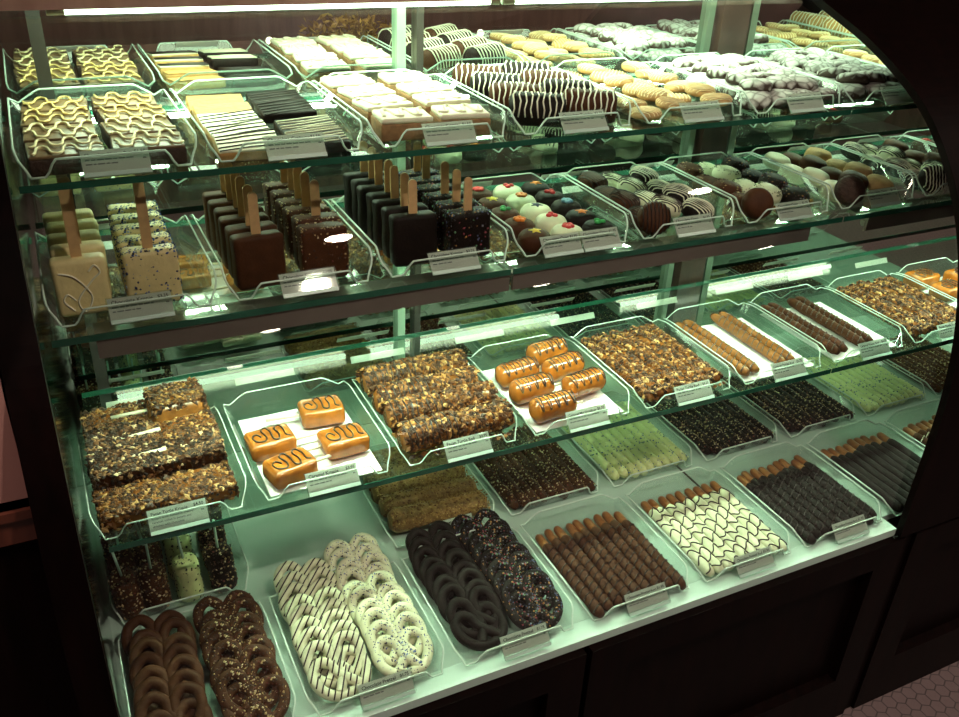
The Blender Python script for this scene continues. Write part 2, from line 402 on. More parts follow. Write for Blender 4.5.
# mirror
item('back_mirror', 'tall mirror filling the whole back of the case', 'mirror', [('', MB().box(XL-.03, XE+.3, YM, YM+.006, -.99, -.16).out('m', 'mirror'))], (0,0,0))
# uprights on the mirror
for a, b_, mt, lb in ((.008, .026, 'darkmetal', 'dark metal upright on the mirror near the left end'),
                      (.538, .553, 'standard', 'pale green upright on the mirror at mid case, left of the clear pair'),
                      (.572, .584, 'darkmetal', 'thin dark upright on the mirror right of the pale green one'),
                      (1.158, 1.172, 'dimgreen', 'greenish upright on the mirror left of the wide brown post'),
                      (1.262, 1.278, 'dimgreen', 'greenish upright on the mirror right of the wide brown post')):
    u = MB().box(a, b_, YM-.012, YM-.0005, -.985, -.165)
    item('shelf_upright', lb, 'upright', [('', u.out('u', mt))], (0,0,0), group='shelf uprights on the mirror')
item('divider_post', 'wide brown wooden post on the mirror between two uprights', 'post', [('', MB().box(1.185, 1.25, YM-.02, YM-.0005, -.985, -.165).out('d', 'postwood'))], (0,0,0))
# canopy with lamp
cb = MB().box(XL-.03, XR-.002, 1.222, 1.23, -.1785, .06).box(XL-.03, XR-.002, 1.23, YM+.05, -.164, .06)
item('case_canopy', 'brown wooden canopy along the top edge of the case', 'canopy', [('', cb.out('c', 'canopy'))], (0,0,0))
def lamp(label, x0, x1, y, z, r, mat, group):
    t = MB().tube([(x0, y, z), (x1, y, z)], r, 12)
    c = MB().tube([(x0-.02, y, z), (x0, y, z)], r*1.05, 12); c2 = MB().tube([(x1, y, z), (x1+.015, y, z)], r*1.05, 12)
    item('fluorescent_tube', label, 'lamp', [('', t.out('t', mat, True)), ('end_cap', c.out('c', 'cap'), 'dull end cap'), ('end_cap', c2.out('c', 'cap'), 'dull end cap')], (0,0,0), group=group)
lamp('bright tube under the canopy, left of the joint', .05, .62, 1.2375, -.1825, .0042, 'tube', 'tubes under the canopy')
lamp('bright tube under the canopy, right of the joint', .66, 1.19, 1.2375, -.1825, .0042, 'tube', 'tubes under the canopy')
lamp('bright tube under the canopy, beyond the wooden arch', 1.30, 1.95, 1.2375, -.1825, .0042, 'tube', 'tubes under the canopy')
item('lamp_channel', 'greenish metal channel holding the tubes under the canopy', 'channel', [('', MB().box(XL, XR-.004, 1.232, 1.243, -.1785, -.1645).out('l', 'cap'))], (0,0,0))
# shelves
def shelf(label, x0, x1, y0, y1, zb, t):
    g = MB(); g.add([(x0,y0,zb+t),(x1,y0,zb+t),(x1,y1,zb+t),(x0,y1,zb+t)], [(0,1,2,3)])
    e = MB().box(x0, x1, y0-.0008, y0+.0004, zb, zb+t)
    e2 = MB().box(x0, x1, y1-.0004, y1+.0008, zb, zb+t)
    item('glass_shelf', label, 'shelf', [('', g.out('g', 'shelf')), ('green_edge', e.out('e', 'edge'), 'dark green polished edge of the glass'), ('green_edge', e2.out('e', 'edge'), 'dark green rear edge of the glass')], (0,0,0), group='glass shelves')
Z1, Z2, Z3, ZD = -.340, -.514, -.787, -.988
shelf('top glass shelf, left length up to the case divider', XL+.004, 1.2205, 1.075, YM-.014, Z1-.008, .008)
shelf('top glass shelf, right length beyond the case divider', 1.2235, XE-.02, 1.075, YM-.014, Z1-.008, .008)
shelf('middle glass shelf, left length over the seamed lamp housing', XL+.004, .572, 1.035, YM-.03, Z2-.009, .009)
shelf('middle glass shelf, centre length under the decorated cookies', .576, 1.218, 1.035, YM-.03, Z2-.009, .009)
shelf('middle glass shelf, right length beyond the lamp housing gap', 1.222, XE-.02, 1.035, YM-.03, Z2-.009, .009)
shelf('lower glass shelf, left length under the nut and caramel trays', XL+.02, 1.2205, .978, YM-.03, Z3-.009, .009)
shelf('lower glass shelf, right length ending behind the arch panel', 1.2235, XE-.02, .978, YM-.03, Z3-.009, .009)
for (a, b_, lb) in ((.014, .572, 'left'), (.578, 1.15, 'centre'), (1.285, 2.1, 'right')):
    v = MB(); yy = 1.037
    v.add([(x, y, z) for x in (a, b_) for (y, z) in ((yy,-.5245),(yy,-.549),(yy+.006,-.551),(yy+.006,-.533),(yy+.05,-.531),(yy+.05,-.5245))],
          [(0,1,7,6),(1,2,8,7),(2,3,9,8),(3,4,10,9),(4,5,11,10),(5,0,6,11),(5,4,3,2,1,0),(6,7,8,9,10,11)])
    item('lamp_housing', f'bronze grey metal lamp housing under the middle shelf, {lb} section', 'lamp housing', [('', v.out('v', 'valance'))], (0,0,0), group='lamp housings under the middle shelf')
    lamp(f'bright tube hidden behind the {lb} lamp housing', a+.03, b_-.025, 1.054, -.5405, .0065, 'tube2', 'tubes behind the lamp housings')
# white strips at the rear of the two lower shelves
lamp('added slim fill tube under the rear of the top shelf, left of the divider', .03, 1.15, 1.386, -.3525, .004, 'fill_tube', 'added fill tubes under the top shelf')  # both slim tubes are added fill light to brighten the krispie bars
lamp('added slim fill tube under the rear of the top shelf, right of the divider', 1.30, 1.95, 1.386, -.3525, .004, 'fill_tube', 'added fill tubes under the top shelf')
for z, lv in ((-.36, 'top'), (-.535, 'middle'), (-.813, 'lower')):
    for i in range(9):
        s_ = MB().box(-.052, .052, 0, .0015, -.006, .0065)
        item('shelf_strip', f'white paper strip on the rear of the {lv} shelf, {ORD[i] if i else "first"} from the left', 'strip', [('', s_.out('s', 'paper'))], (tcx(i), YM-.042, z), rot=(R(-35),0,0), group=f'white strips behind the {lv} shelf')
# deck, base
item('display_deck', 'mint white display deck at the bottom of the case', 'deck', [('', MB().box(XL, XE-.02, .79, YM-.001, -1.0, ZD).out('d', 'deck')),
     ('front_lip', MB().box(XL, XR, .757, .79, -1.004, -.9885).out('l', 'lip'), 'bright white front lip of the deck'),
     ('seam', MB().box(.967, .971, .792, 1.40, ZD, ZD+.0006).out('l', 'darkmetal'), 'dark joint across the deck')], (0,0,0))
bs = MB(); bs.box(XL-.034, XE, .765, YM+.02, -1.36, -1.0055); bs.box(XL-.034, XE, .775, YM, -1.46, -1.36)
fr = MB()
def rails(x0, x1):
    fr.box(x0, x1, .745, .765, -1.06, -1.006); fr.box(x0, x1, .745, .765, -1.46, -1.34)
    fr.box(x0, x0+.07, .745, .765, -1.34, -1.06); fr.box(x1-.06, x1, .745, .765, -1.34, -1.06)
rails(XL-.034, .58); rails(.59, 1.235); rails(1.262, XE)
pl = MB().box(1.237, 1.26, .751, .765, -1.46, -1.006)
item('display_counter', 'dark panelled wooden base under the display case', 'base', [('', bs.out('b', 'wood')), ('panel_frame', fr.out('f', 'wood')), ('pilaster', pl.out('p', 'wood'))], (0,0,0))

# ------------------------------------------------------------------ trays and price cards
def tray_ring(D, hs, hb, hw=.1):
    """plan of the rim: list of (outer x, y, bottom x, y, height)"""
    L = []
    def lipf(x):
        a = abs(x); 
        if a < .058: return .026
        if a < .074: t = (a-.058)/.016; return .026-(t*t*(3-2*t))*.0215
        return .0045
    n = 36
    for i in range(n+1):
        x = -.088+.176*i/n; L.append((x, 0.0, x*.97, .012, lipf(x)))
    m = 34
    for i in range(m+1):
        t = i/m; y = .004+(D-.008)*t**1.6
        h = hs if y > .038 else .0045+(hs-.0045)*(lambda q: q*q*(3-2*q))(max(0, (y-.004)/.034))
        if y > D-.03: h = hs-(hs-.02)*((y-D+.03)/.03)*.6
        fl = hw-.012+.012*min(1, h/.02)
        L.append((fl, y, .085, max(.012, min(D-.012, y)), h))
    for i in range(n+1):
        x = .09-.18*i/n; a = abs(x); h = hb if a < .062 else .02+(hb-.02)*(1-(a-.062)/.028)
        L.append((x, D, x*.95, D-.012, h))
    for i in range(m+1):
        q = L[n+1+m-i]; L.append((-q[0], q[1], -q[2], q[3], q[4]))
    return L
TM = {}
def tray_mesh(D, hs, hb):
    k = (D, hs, hb)
    if k in TM: return TM[k]
    L = tray_ring(D, hs, hb); n = len(L); v = []; f = []
    for (x, y, bx, by, h) in L:
        q = min(1, h/.03); v += [(bx, by, .0015), (bx+(x-bx)*min(1, .35+.65*q), by+(y-by)*min(1, .35+.65*q), h)]
    for i in range(n):
        j = (i+1) % n; f.append((2*i, 2*j, 2*j+1, 2*i+1))
    f.append(tuple(2*i for i in range(n)))
    me = mesh('tray', v, f, 'acryl'); path = [v[2*i+1] for i in range(n)]
    rim = MB().tube(path, .0010 if abs(hs-.030) < .0005 else .0014, 6, True).out('rim', 'rim', True)
    TM[k] = (me, rim); return TM[k]
def tray(cx, y, z, D, hs, hb, what, group):
    a, b = tray_mesh(D, hs, hb)
    item('acrylic_tray', f'clear acrylic tray holding {what}', 'tray', [('', a), ('rim', b)], (cx, y, z), group=group)
def card(cx, y, z, lines, price, what, group, w=.074, h=.0268, tilt=40, faint=3):
    """folded price card clipped over the front lip of a tray"""
    rot = (R(-tilt), 0, 0)
    body = MB().box(-w/2, w/2, 0, .0006, 0, h).out('c', 'paper')
    parts = [('', body)]
    big = MB(); verts = []; faces = []
    def put(me, x, zz):
        o = len(verts)
        for q in me.vertices: verts.append((x+q.co.x, -.0004, zz+q.co.y))
        for q in me.polygons: faces.append(tuple(i+o for i in q.vertices))
        bpy.data.meshes.remove(me)
    put(text_mesh(lines[0], .0066 if len(lines[0]) < 19 else .0056, 'ink'), -w/2+.004, h-.0076)
    if price: put(text_mesh(price, .0058, 'ink', 'RIGHT'), w/2-.003, h-.007); put(text_mesh('ea.', .004, 'ink', 'RIGHT'), w/2-.003, h-.0145)
    parts.append(('lettering', mesh('lettering', verts, faces, 'ink')))
    if len(lines) > 1:
        verts = []; faces = []
        for k, ln in enumerate(lines[1:]): put(text_mesh(ln, .0042, 'faint'), -w/2+.004, h-.0132-.005*k)
        parts.append(('small_print', mesh('small_print', verts, faces, 'faint')))
    else:
        g = MB(); rd = random.Random(int(cx*1000)+len(what))
        for k in range(2):
            x = -w/2+.004; zz = h-.0128-.0052*k; end = w*(.2 if k == 0 else -.05)
            while x < end:
                l = rd.uniform(.003, .008); g.add([(x, -.0004, zz), (x+l, -.0004, zz), (x+l, -.0004, zz+.0017), (x, -.0004, zz+.0017)], [(0,1,2,3)]); x += l+.0013
        parts.append(('small_print', g.out('sp', 'faint'), 'two faint lines of small print'))
    foot = MB().box(-w/2, w/2, -.001, .012, -.0042, -.0034).box(-w/2-.002, w/2+.002, -.0016, -.0008, -.004, h+.001)
    parts.append(('clear_holder', foot.out('h', 'acryl')))
    parts.append(('foot', MB().box(-w/2, w/2, -.0018, .0008, -.0058, -.0006).out('h', 'lip')))
    item('price_card', f'price card reading {what}', 'price card', parts, (cx, y, z+.0085), rot=rot, group=group)

# ------------------------------------------------------------------ sweets
SW = 'sweets'
def rod_parts(key, L, r, coat, tipmat=None, tip=.026, sp=None, spn=220, sps=.0011, seed=0, jit=.10):
    k = ('rod', key, seed)
    if k in TM: return TM[k]
    parts = [('', lumpcyl('rod', r, L-tip, coat, 'y', 12, 22, jit, seed))]
    if tipmat:
        t = lumpcyl('tip', r*.78, tip+.01, tipmat, 'y', 10, 8, .05, seed)
        for q in t.vertices: q.co.y += L-tip-.01; q.co.z += r*.22
        parts.append(('bare_tip', t, 'bare brown pretzel end'))
    if sp: parts.append(('sprinkles', chips('sp', on_cyl(r*1.0, L-tip), spn, sps, sp, seed+5, .6, 1.2)))
    TM[k] = parts; return parts
def rods(cx, y0, z, n, L, r, desc, cat, coat, tipmat=None, sp=None, pitch=None, group=None, extra=None, spn=220, sps=.0011, x0=None, jit=.1, yj=.006, rz=.015, tip=.026):
    pitch = pitch or .0188
    for k in range(n):
        parts = list(rod_parts(desc, L, r, coat, tipmat, tip, sp, spn, sps, k % 3, jit))
        if extra: parts.append(extra(k))
        x = cx+((k-(n-1)/2)*pitch if x0 is None else x0+k*pitch)
        item('pretzel_rod', f'{desc}, {LORD[k]} from the left' if k else f'{desc}, leftmost', cat, parts, (x, y0+rng.uniform(-yj, yj), z), rot=(0, 0, rng.uniform(-rz, rz)), group=group)
def rod_line(r, yfn, n=9, th=.0009, lift=.0004):
    """a drizzle line laid over the top of one rod"""
    pts = []
    for i in range(n+1):
        a = math.pi*(.93-.86*i/n); x = (r+lift)*math.cos(a); pts.append((x, yfn(x), r+(r+lift)*math.sin(a)))
    return pts

def bar_rows(cx, y0, z, x, n, pitch, parts_fn, desc, group, cat='krispie bar', name='krispie_bar', lean=3):
    for k in range(n):
        item(name, f'{desc}, {ORD[k]} in its row' if k else f'{desc}, at the front of its row', cat, parts_fn(k), (cx+x+rng.uniform(-.002, .002), y0+k*pitch, z), rot=(R(-lean+rng.uniform(-1.5, 1.5)), 0, R(rng.uniform(-2.5, 2.5))), group=group)
def krispie(key, mat, w, d, h, sp=None, stick=None, swirl=None, spn=300, dark=False, sps=.0016):
    k = ('kr', key, stick, swirl)
    if k in TM: return TM[k]
    bk = ('krb', key)
    if bk not in TM:
        TM[bk] = [('', rbox('krispie', w, d, h, .0065, mat, 3, .0016, len(TM), 2))]
        if sp: TM[bk].append(('sprinkles', chips('sp', on_box(w*.985, d*.985, h*.992, .25), spn, sps, sp, len(TM), .6, 1.2)))
    parts = list(TM[bk])
    if stick:
        wv = .0062; zb = h-.02; zt = h+stick-wv
        ol = [(-wv, zb), (wv, zb)]+[(wv*math.cos(math.pi*q/10), zt+wv*math.sin(math.pi*q/10)) for q in range(11)]
        nn = len(ol); sv = [(x, -.0013, zz) for x, zz in ol]+[(x, .0013, zz) for x, zz in ol]
        s = mesh('stick', sv, [tuple(range(nn)), tuple(range(2*nn-1, nn-1, -1))]+[(q, nn+q, nn+(q+1) % nn, (q+1) % nn) for q in range(nn)], 'stick')
        parts.append(('stick', s, 'wooden stick'))
    if swirl:
        b = MB(); y = -d/2-.0008
        b.tube(catmull([(-w*.38, y, h*.8), (-w*.1, y, h*.7), (w*.15, y, h*.35), (0, y, h*.08), (-w*.1, y, h*.3), (w*.2, y, h*.62), (w*.36, y, h*.75), (w*.28, y, h*.88), (w*.16, y, h*.78)], 6), .0012, 5)
        b.tube(catmull([(-w*.2, y, h*.12), (-w*.36, y, h*.3), (-w*.28, y, h*.42), (-w*.15, y, h*.3)], 6), .0012, 5)
        parts.append(('piped_swirl', b.out('sw', swirl)))
    TM[k] = parts; return parts

def cookie_disc(key, r, h, mat, seed=0, dome=.25, rough=.0):
    k = ('cd', key)
    if k in TM: return TM[k]
    pr = [(r*.86, 0), (r*.97, h*.12), (r, h*.4), (r*.96, h*.72), (r*.82, h*.93), (r*.5, h*(1+dome*.12)), (r*.12, h*(1+dome*.2))]
    v, f = lathe(pr, 26)
    if rough: v = [(Vector(p)*(1+rough*noise.noise(Vector(p)*70+Vector((seed*3, 0, 0))))) for p in v]
    TM[k] = mesh('disc', v, f, mat, True); return TM[k]
def disc_stripes(key, r, h, mat, n=6, th=.0011, wav=0.):
    k = ('ds', key)
    if k in TM: return TM[k]
    b = MB()
    for q in range(n):
        x = (-.8+1.6*q/(n-1))*r; e = math.sqrt(max(0, r*r-x*x)); pts = []
        for i in range(15):
            t = -1+2*i/14; yy = t*e*1.0; rad = math.hypot(x, yy)/r
            zz = h*(1.03-.30*rad**6)+.0004 if rad < .985 else h*.55
            pts.append((x+wav*math.sin(i*1.9+q), yy, zz))
        b.tube(pts, th, 5)
    TM[k] = b.out('st', mat); return TM[k]

G = {1: 'trays on the top shelf', 2: 'trays on the middle shelf', 3: 'trays on the lower shelf', 4: 'trays in the front row of the deck', 5: 'trays in the rear row of the deck'}
CG = {1: 'price cards on the top shelf', 2: 'price cards on the middle shelf', 3: 'price cards on the lower shelf', 4: 'price cards along the deck front', 5: 'price cards in the rear deck row'}
Y = {1: 1.079, 2: 1.052, 3: .982, 4: .772, 5: 1.036}
DD = {1: .305, 2: .27, 3: .245, 4: .228, 5: .25}
ZZ = {1: Z1, 2: Z2, 3: Z3, 4: ZD+.0006, 5: ZD+.0006}
HS = {1: .033, 2: .040, 3: .030, 4: .026, 5: .026}
def setup(s, i, what, lines=None, price='$1.50', cw=None):
    cx = tcx(i)
    tray(cx, Y[s], ZZ[s], DD[s], HS[s], .036, what, G[s])
    if lines: card(cx+.004, Y[s]-.0045, ZZ[s], lines, price, cw or f'{lines[0]} before {what}', CG[s])
    return cx, Y[s]+.014, ZZ[s]+.0025

def square_parts(key, w, d, h, body, top=None, toph=.004, icing=None, icmat=None, seed=0):
    k = ('sq', key, seed)
    if k in TM: return TM[k]
    parts = [('', rbox('sq', w, d, h, .003, body, 2, .001, seed, 1))]
    if top:
        t = rbox('top', w*.97, d*.97, toph, toph*.35, top, 2, .0008, seed+3, 1)
        for q in t.vertices: q.co.z += h-.001
        parts.append(('glaze', t, 'glaze over the top'))
    if icing: parts.append(('piped_icing', icing.out('ic', icmat, True), 'piped icing'))
    TM[k] = parts; return parts
def grid(name, desc, cat, cx, y0, z, xs, rows, pitch, fn, group, tilt=0, cols=('left', 'right'), dz=0., jit=.003, rz=4):
    for c, x in enumerate(xs):
        for r in range(rows):
            where = f'{cols[c]} column, {ORD[r]} row' if len(xs) > 1 else f'{ORD[r]} row'
            item(name, f'{desc}, {where}', cat, fn(c, r), (cx+x+rng.uniform(-jit, jit), y0+r*pitch+rng.uniform(-jit, jit), z+dz*r), rot=(R(tilt), 0, R(rng.uniform(-rz, rz))), group=group)

# --- top shelf
cx, y0, z = setup(1, 0, 'brownies with golden squiggles', ['Chocolate Nutter Butter'], '$1.50')
grid('brownie', 'brownie piped with golden squiggles', 'brownie', cx, y0+.036, z, (-.045, .046), 4, .07,
     lambda c, r: square_parts('br', .084, .064, .02, 'brownie', 'brtop', .004, squiggle_flat(.084, .064, .0255, 2.6, 2, .95, 80, .0017, c*7+r), 'gold' if r > 1 else 'pale', c*7+r), 'squiggled brownies')
cx, y0, z = setup(1, 1, 'striped graham squares', ['Chocolate Grahams'], '$1.50')
def stripes(w, d, z_, n, r, seed, diag=.25):
    b = MB(); rd = random.Random(seed)
    for q in range(n):
        y = (q+.5)/n*d-d/2
        b.tube([(-w*.49, y-d*diag/2+rd.uniform(-.002, .002), z_), (0, y+rd.uniform(-.003, .003), z_+.0002), (w*.49, y+d*diag/2+rd.uniform(-.002, .002), z_)], r, 5)
    return b
for r in range(5):
    wh = r < 3
    item('graham_square', f'{"white coated" if wh else "plain tan"} graham square with thin dark stripes, {ORD[r]} in the left column' if wh else f'plain tan graham square, {ORD[r]} in the left column', 'graham square',
         square_parts('gw' if wh else 'gt', .08, .058, .013, 'graham', 'frost' if wh else 'graham', .003, stripes(.078, .056, .0155, 5, .0009, r) if wh else None, 'drizz', r), (cx-.044+rng.uniform(-.003, .003), y0+.03+r*.052, z), rot=(R(7), 0, R(rng.uniform(-5, 5))), group='left column of graham squares')
for r, yy in enumerate((.03, .085, .19, .245)):
    dk = r > 1
    item('graham_square', f'dark graham square with fine {"black" if dk else "white"} stripes, {ORD[r]} in the right column', 'graham square',
         square_parts('gd', .078, .058, .014, 'dark', None, 0, stripes(.076, .056, .0145, 6 if not dk else 5, .0012 if not dk else .0008, r+9), 'frost' if not dk else 'drizz', r), (cx+.045+rng.uniform(-.003, .003), y0+yy, z), rot=(R(5), 0, R(rng.uniform(-5, 5))), group='right column of graham squares')
cx, y0, z = setup(1, 2, 'white frosted squares', ['Chocolate Krispie'], '$1.50')
grid('frosted_square', 'thick brown square topped with white frosting', 'frosted square', cx, y0+.042, z, (-.045, .046), 4, .073,
     lambda c, r: square_parts('fs', .074, .056, .024, 'cake', 'frost', .008, squiggle_flat(.07, .052, .0315, 2.5, 1, .7, 60, .0028, c*5+r), 'frost', c*5+r), 'frosted squares', rz=9, jit=.004)
cx, y0, z = setup(1, 3, 'drizzled cake rolls', ['Chocolate Twinkie'], '$2.25')
def roll_parts(seed, mat='dark', dm='wdrizz'):
    k = ('roll', seed % 3, mat, dm)
    if k in TM: return TM[k]
    L, r = .082, .0225
    body = lumpcyl('roll', r, L, mat, 'x', 18, 14, .04, seed, .7)
    for q in body.vertices: q.co.z = max(q.co.z, .006)*1.15-.006
    b = MB(); rd = random.Random(seed)
    for q in range(9):
        x = -L*.42+L*.84*q/8; pts = []
        for i in range(9):
            a = math.pi*(i/8)*1.1-.16; pts.append((x+math.sin(i*2.1+q)*.0016, (r+.001)*math.cos(a), (r+(r+.001)*math.sin(a))*1.15-.006))
        b.tube(pts, .0012, 5)
    TM[k] = [('', body), ('drizzle', b.out('dz', dm, True), 'drizzle lines across the roll')]; return TM[k]
for c, x in enumerate((-.045, .043)):
    for r in range(4):
        item('cake_roll', f'dark cake roll with white drizzle, {("left","right")[c]} column, {ORD[r]} row', 'cake roll', roll_parts(r+c, 'milk' if (r+c) % 2 else 'dark'), (cx+x, y0+.04+r*.066, z), rot=(0, 0, R(-30+rng.uniform(-4, 4))), group='drizzled cake rolls')
cx, y0, z = setup(1, 4, 'golden drizzled cookies', ['Chocolate Peanut Butter'], '$1.50')
def cookies(cx, y0, z, desc, group, seed):
    rd = random.Random(seed)
    for r in range(6):
        for c in range(4):
            parts = [('', cookie_disc('gold%d' % (c % 2), .025, .0115, 'cookie', c, .3, .05)), ('drizzle', disc_stripes('gd', .025, .0115, 'pale', 8, .0007, .0006), 'thin pale drizzle')]
            item('round_cookie', f'{desc}, {ORD[r]} row, {LORD[c]} from the left', 'cookie', parts, (cx+(c-1.5)*.045+rd.uniform(-.003, .003), y0+.03+r*.047+rd.uniform(-.003, .003), z+.001+(.004 if r % 2 else 0)+(.0115 if c % 2 == 1 else 0)), rot=(R(rd.uniform(0, 6)), R(rd.uniform(-5, 5)), rd.uniform(0, 6)), group=group)
cookies(cx, y0, z, 'golden cookie with thin drizzle left of the powdered cookies', 'golden cookies left of the powdered ones', 3)
def crinkles(cx, y0, z, where, seed):
    rd = random.Random(seed)
    for lay in range(2):
        for r in range(6 if not lay else 5):
            for c in range(4 if not lay else 3):
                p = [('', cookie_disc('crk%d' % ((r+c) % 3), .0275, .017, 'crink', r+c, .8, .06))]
                x = (c-(1.5 if not lay else 1))*.044; yy = y0+.028+r*.046+(.02 if lay else 0)
                lab = f'powdered crinkle cookie, {where}, {("bottom","top")[lay]} layer, {ORD[r]} row, {LORD[c]} from left'
                item('crinkle_cookie', lab, 'cookie', p, (cx+x+rd.uniform(-.006, .006), yy+rd.uniform(-.006, .006), z+.007+lay*.015), rot=(R(rd.uniform(-13, 16)), R(rd.uniform(-14, 14)), rd.uniform(0, 6)), group=f'powdered crinkle cookies, {where}')
cx, y0, z = setup(1, 5, 'powdered crinkle cookies beside the drizzled ones', ['Chocolate Crinkle'], '$1.50', 'Chocolate Crinkle at the left powdered tray')
crinkles(cx, y0, z, 'left tray', 5)
cx, y0, z = setup(1, 6, 'powdered crinkle cookies, right of its twin', ['Chocolate Crinkle'], '$1.50', 'Chocolate Crinkle at the right powdered tray')
crinkles(cx, y0, z, 'right tray', 6)
cx, y0, z = setup(1, 7, 'orange golden cookies', ['Peanut Butter Cookie'], '$1.50')
cookies(cx, y0, z, 'golden cookie right of the powdered cookies', 'golden cookies right of the powdered ones', 4)
cx, y0, z = setup(1, 8, 'white drizzled cake rolls')
for c, x in enumerate((-.045, .043)):
    for r in range(5):
        item('cake_roll', f'white drizzled cake roll by the arch, {("left","right")[c]} column, {ORD[r]} row', 'cake roll', roll_parts(r+c, 'graham', 'frost'), (cx+x, y0+.035+r*.053, z), rot=(0, 0, R(70+rng.uniform(-4, 4))), group='white drizzled cake rolls')

# --- middle shelf: krispie bars on sticks
cx, y0, z = setup(2, 0, 'white krispie bars on sticks', ['Chocolate Krispie'], '$3.25')
bar_rows(cx, y0+.03, z, -.055, 5, .041, lambda k: krispie('w', 'white', .062, .028, .072, None, .085 if k in (0, 1, 2) else None, 'wdrizz' if k == 0 else None), 'plain white chocolate krispie bar', 'plain white krispie bars')
bar_rows(cx, y0+.03, z, .027, 5, .041, lambda k: krispie('ws', 'white', .066, .029, .072, 'spb', .088 if k == 0 else None, None, 360), 'white krispie bar with blue sprinkles', 'sprinkled white krispie bars')
cx, y0, z = setup(2, 1, 'milk chocolate krispie bars on sticks', ['Chocolate Krispie'], '$3.25')
bar_rows(cx, y0+.032, z, -.05, 6, .035, lambda k: krispie('m', 'milk', .066, .029, .072, None, .055), 'plain milk chocolate krispie bar with stick', 'plain milk chocolate krispie bars')
bar_rows(cx, y0+.032, z, .04, 6, .037, lambda k: krispie('ms', 'milk', .064, .031, .073, 'spd', .05 if k > 0 else None, None, 420), 'sprinkled milk chocolate krispie bar', 'sprinkled milk chocolate krispie bars')
cx, y0, z = setup(2, 2, 'dark chocolate krispie bars on sticks', ['Chocolate Krispie'], '$3.25')
bar_rows(cx, y0+.03, z, -.042, 7, .033, lambda k: krispie('d', 'dark', .066, .026, .074, None, .048), 'plain dark chocolate krispie bar with stick', 'plain dark chocolate krispie bars')
bar_rows(cx, y0+.03, z, .041, 6, .038, lambda k: krispie('ds', 'dark', .064, .031, .07, 'spc', .048 if k in (0, 1, 2, 4, 5) else None, None, 420), 'sprinkled dark chocolate krispie bar', 'sprinkled dark chocolate krispie bars')
# decorated cookies
cx, y0, z = setup(2, 3, 'decorated dipped cookies')
card(cx-.031, Y[2]-.0045, Z2, ['Chocolate Oreo'], '$1.95', 'Chocolate Oreo, left of two before the decorated cookies', CG[2], w=.066)
card(cx+.038, Y[2]-.0045, Z2, ['Chocolate Oreo'], '$1.95', 'Chocolate Oreo, right of two before the decorated cookies', CG[2], w=.066)
def topper(kind, mat, h):
    b = MB()
    if kind == 'star':
        n = 5; v = [(0,0,.004)]+[((.0105 if k % 2 == 0 else .0048)*math.cos(math.pi*k/n), (.0105 if k % 2 == 0 else .0048)*math.sin(math.pi*k/n), .0012) for k in range(2*n)]+[((.0105 if k % 2 == 0 else .0048)*math.cos(math.pi*k/n), (.0105 if k % 2 == 0 else .0048)*math.sin(math.pi*k/n), -.001) for k in range(2*n)]
        f = [(0, 1+k, 1+(k+1) % (2*n)) for k in range(2*n)]+[(1+k, 11+k, 11+(k+1) % (2*n), 1+(k+1) % (2*n)) for k in range(2*n)]
        b.add([(x, y, zz+h) for x, y, zz in v], f)
    else:
        for k in range(5 if kind == 'flower' else 3):
            a = 6.283*k/(5 if kind == 'flower' else 3); v, f = lathe([(.001, -.001), (.0045, .0), (.005, .002), (.0035, .0038), (.001, .0045)], 10)
            b.add([(x+.0055*math.cos(a), y+.0055*math.sin(a), zz+h) for x, y, zz in v], f)
    return b.out('topper', mat, True)
DEC = [('white', [(-.004, .014, 'red', 'flower'), (-.044, .017, 'red', 'flower'), (-.046, .017, 'red', 'flower'), (-.044, .065, 'navy', 'leaf'), (-.043, .122, 'orange', 'star')])]
cols = {0: ('milk', ['yellow', 'orange', 'green', 'yellow', 'red']), 1: ('cream', ['red', 'red', 'navy', 'orange', 'red']), 2: ('dark', ['green', 'orange', 'blue', 'red', 'orange'])}
for c in range(3):
    mt, tops = cols[c]
    for r in range(5):
        kind = ('star', 'flower', 'leaf')[(r+c) % 3]
        parts = [('', cookie_disc('dec'+mt, .0262, .026, mt, 0, .5)), ('candy_topper', topper(kind, tops[r], .0275), f'{tops[r]} candy decoration')]
        item('decorated_cookie', f'{ {"milk":"brown","cream":"white","dark":"dark"}[mt]} dipped cookie with {tops[r]} candy, {("left","middle","right")[c]} column, {ORD[r]} row', 'cookie', parts, (cx+(-.058, -.003, .053)[c]+rng.uniform(-.002, .002), y0+.022+r*.0495, z), rot=(0, 0, rng.uniform(0, 6)), group='decorated dipped cookies')
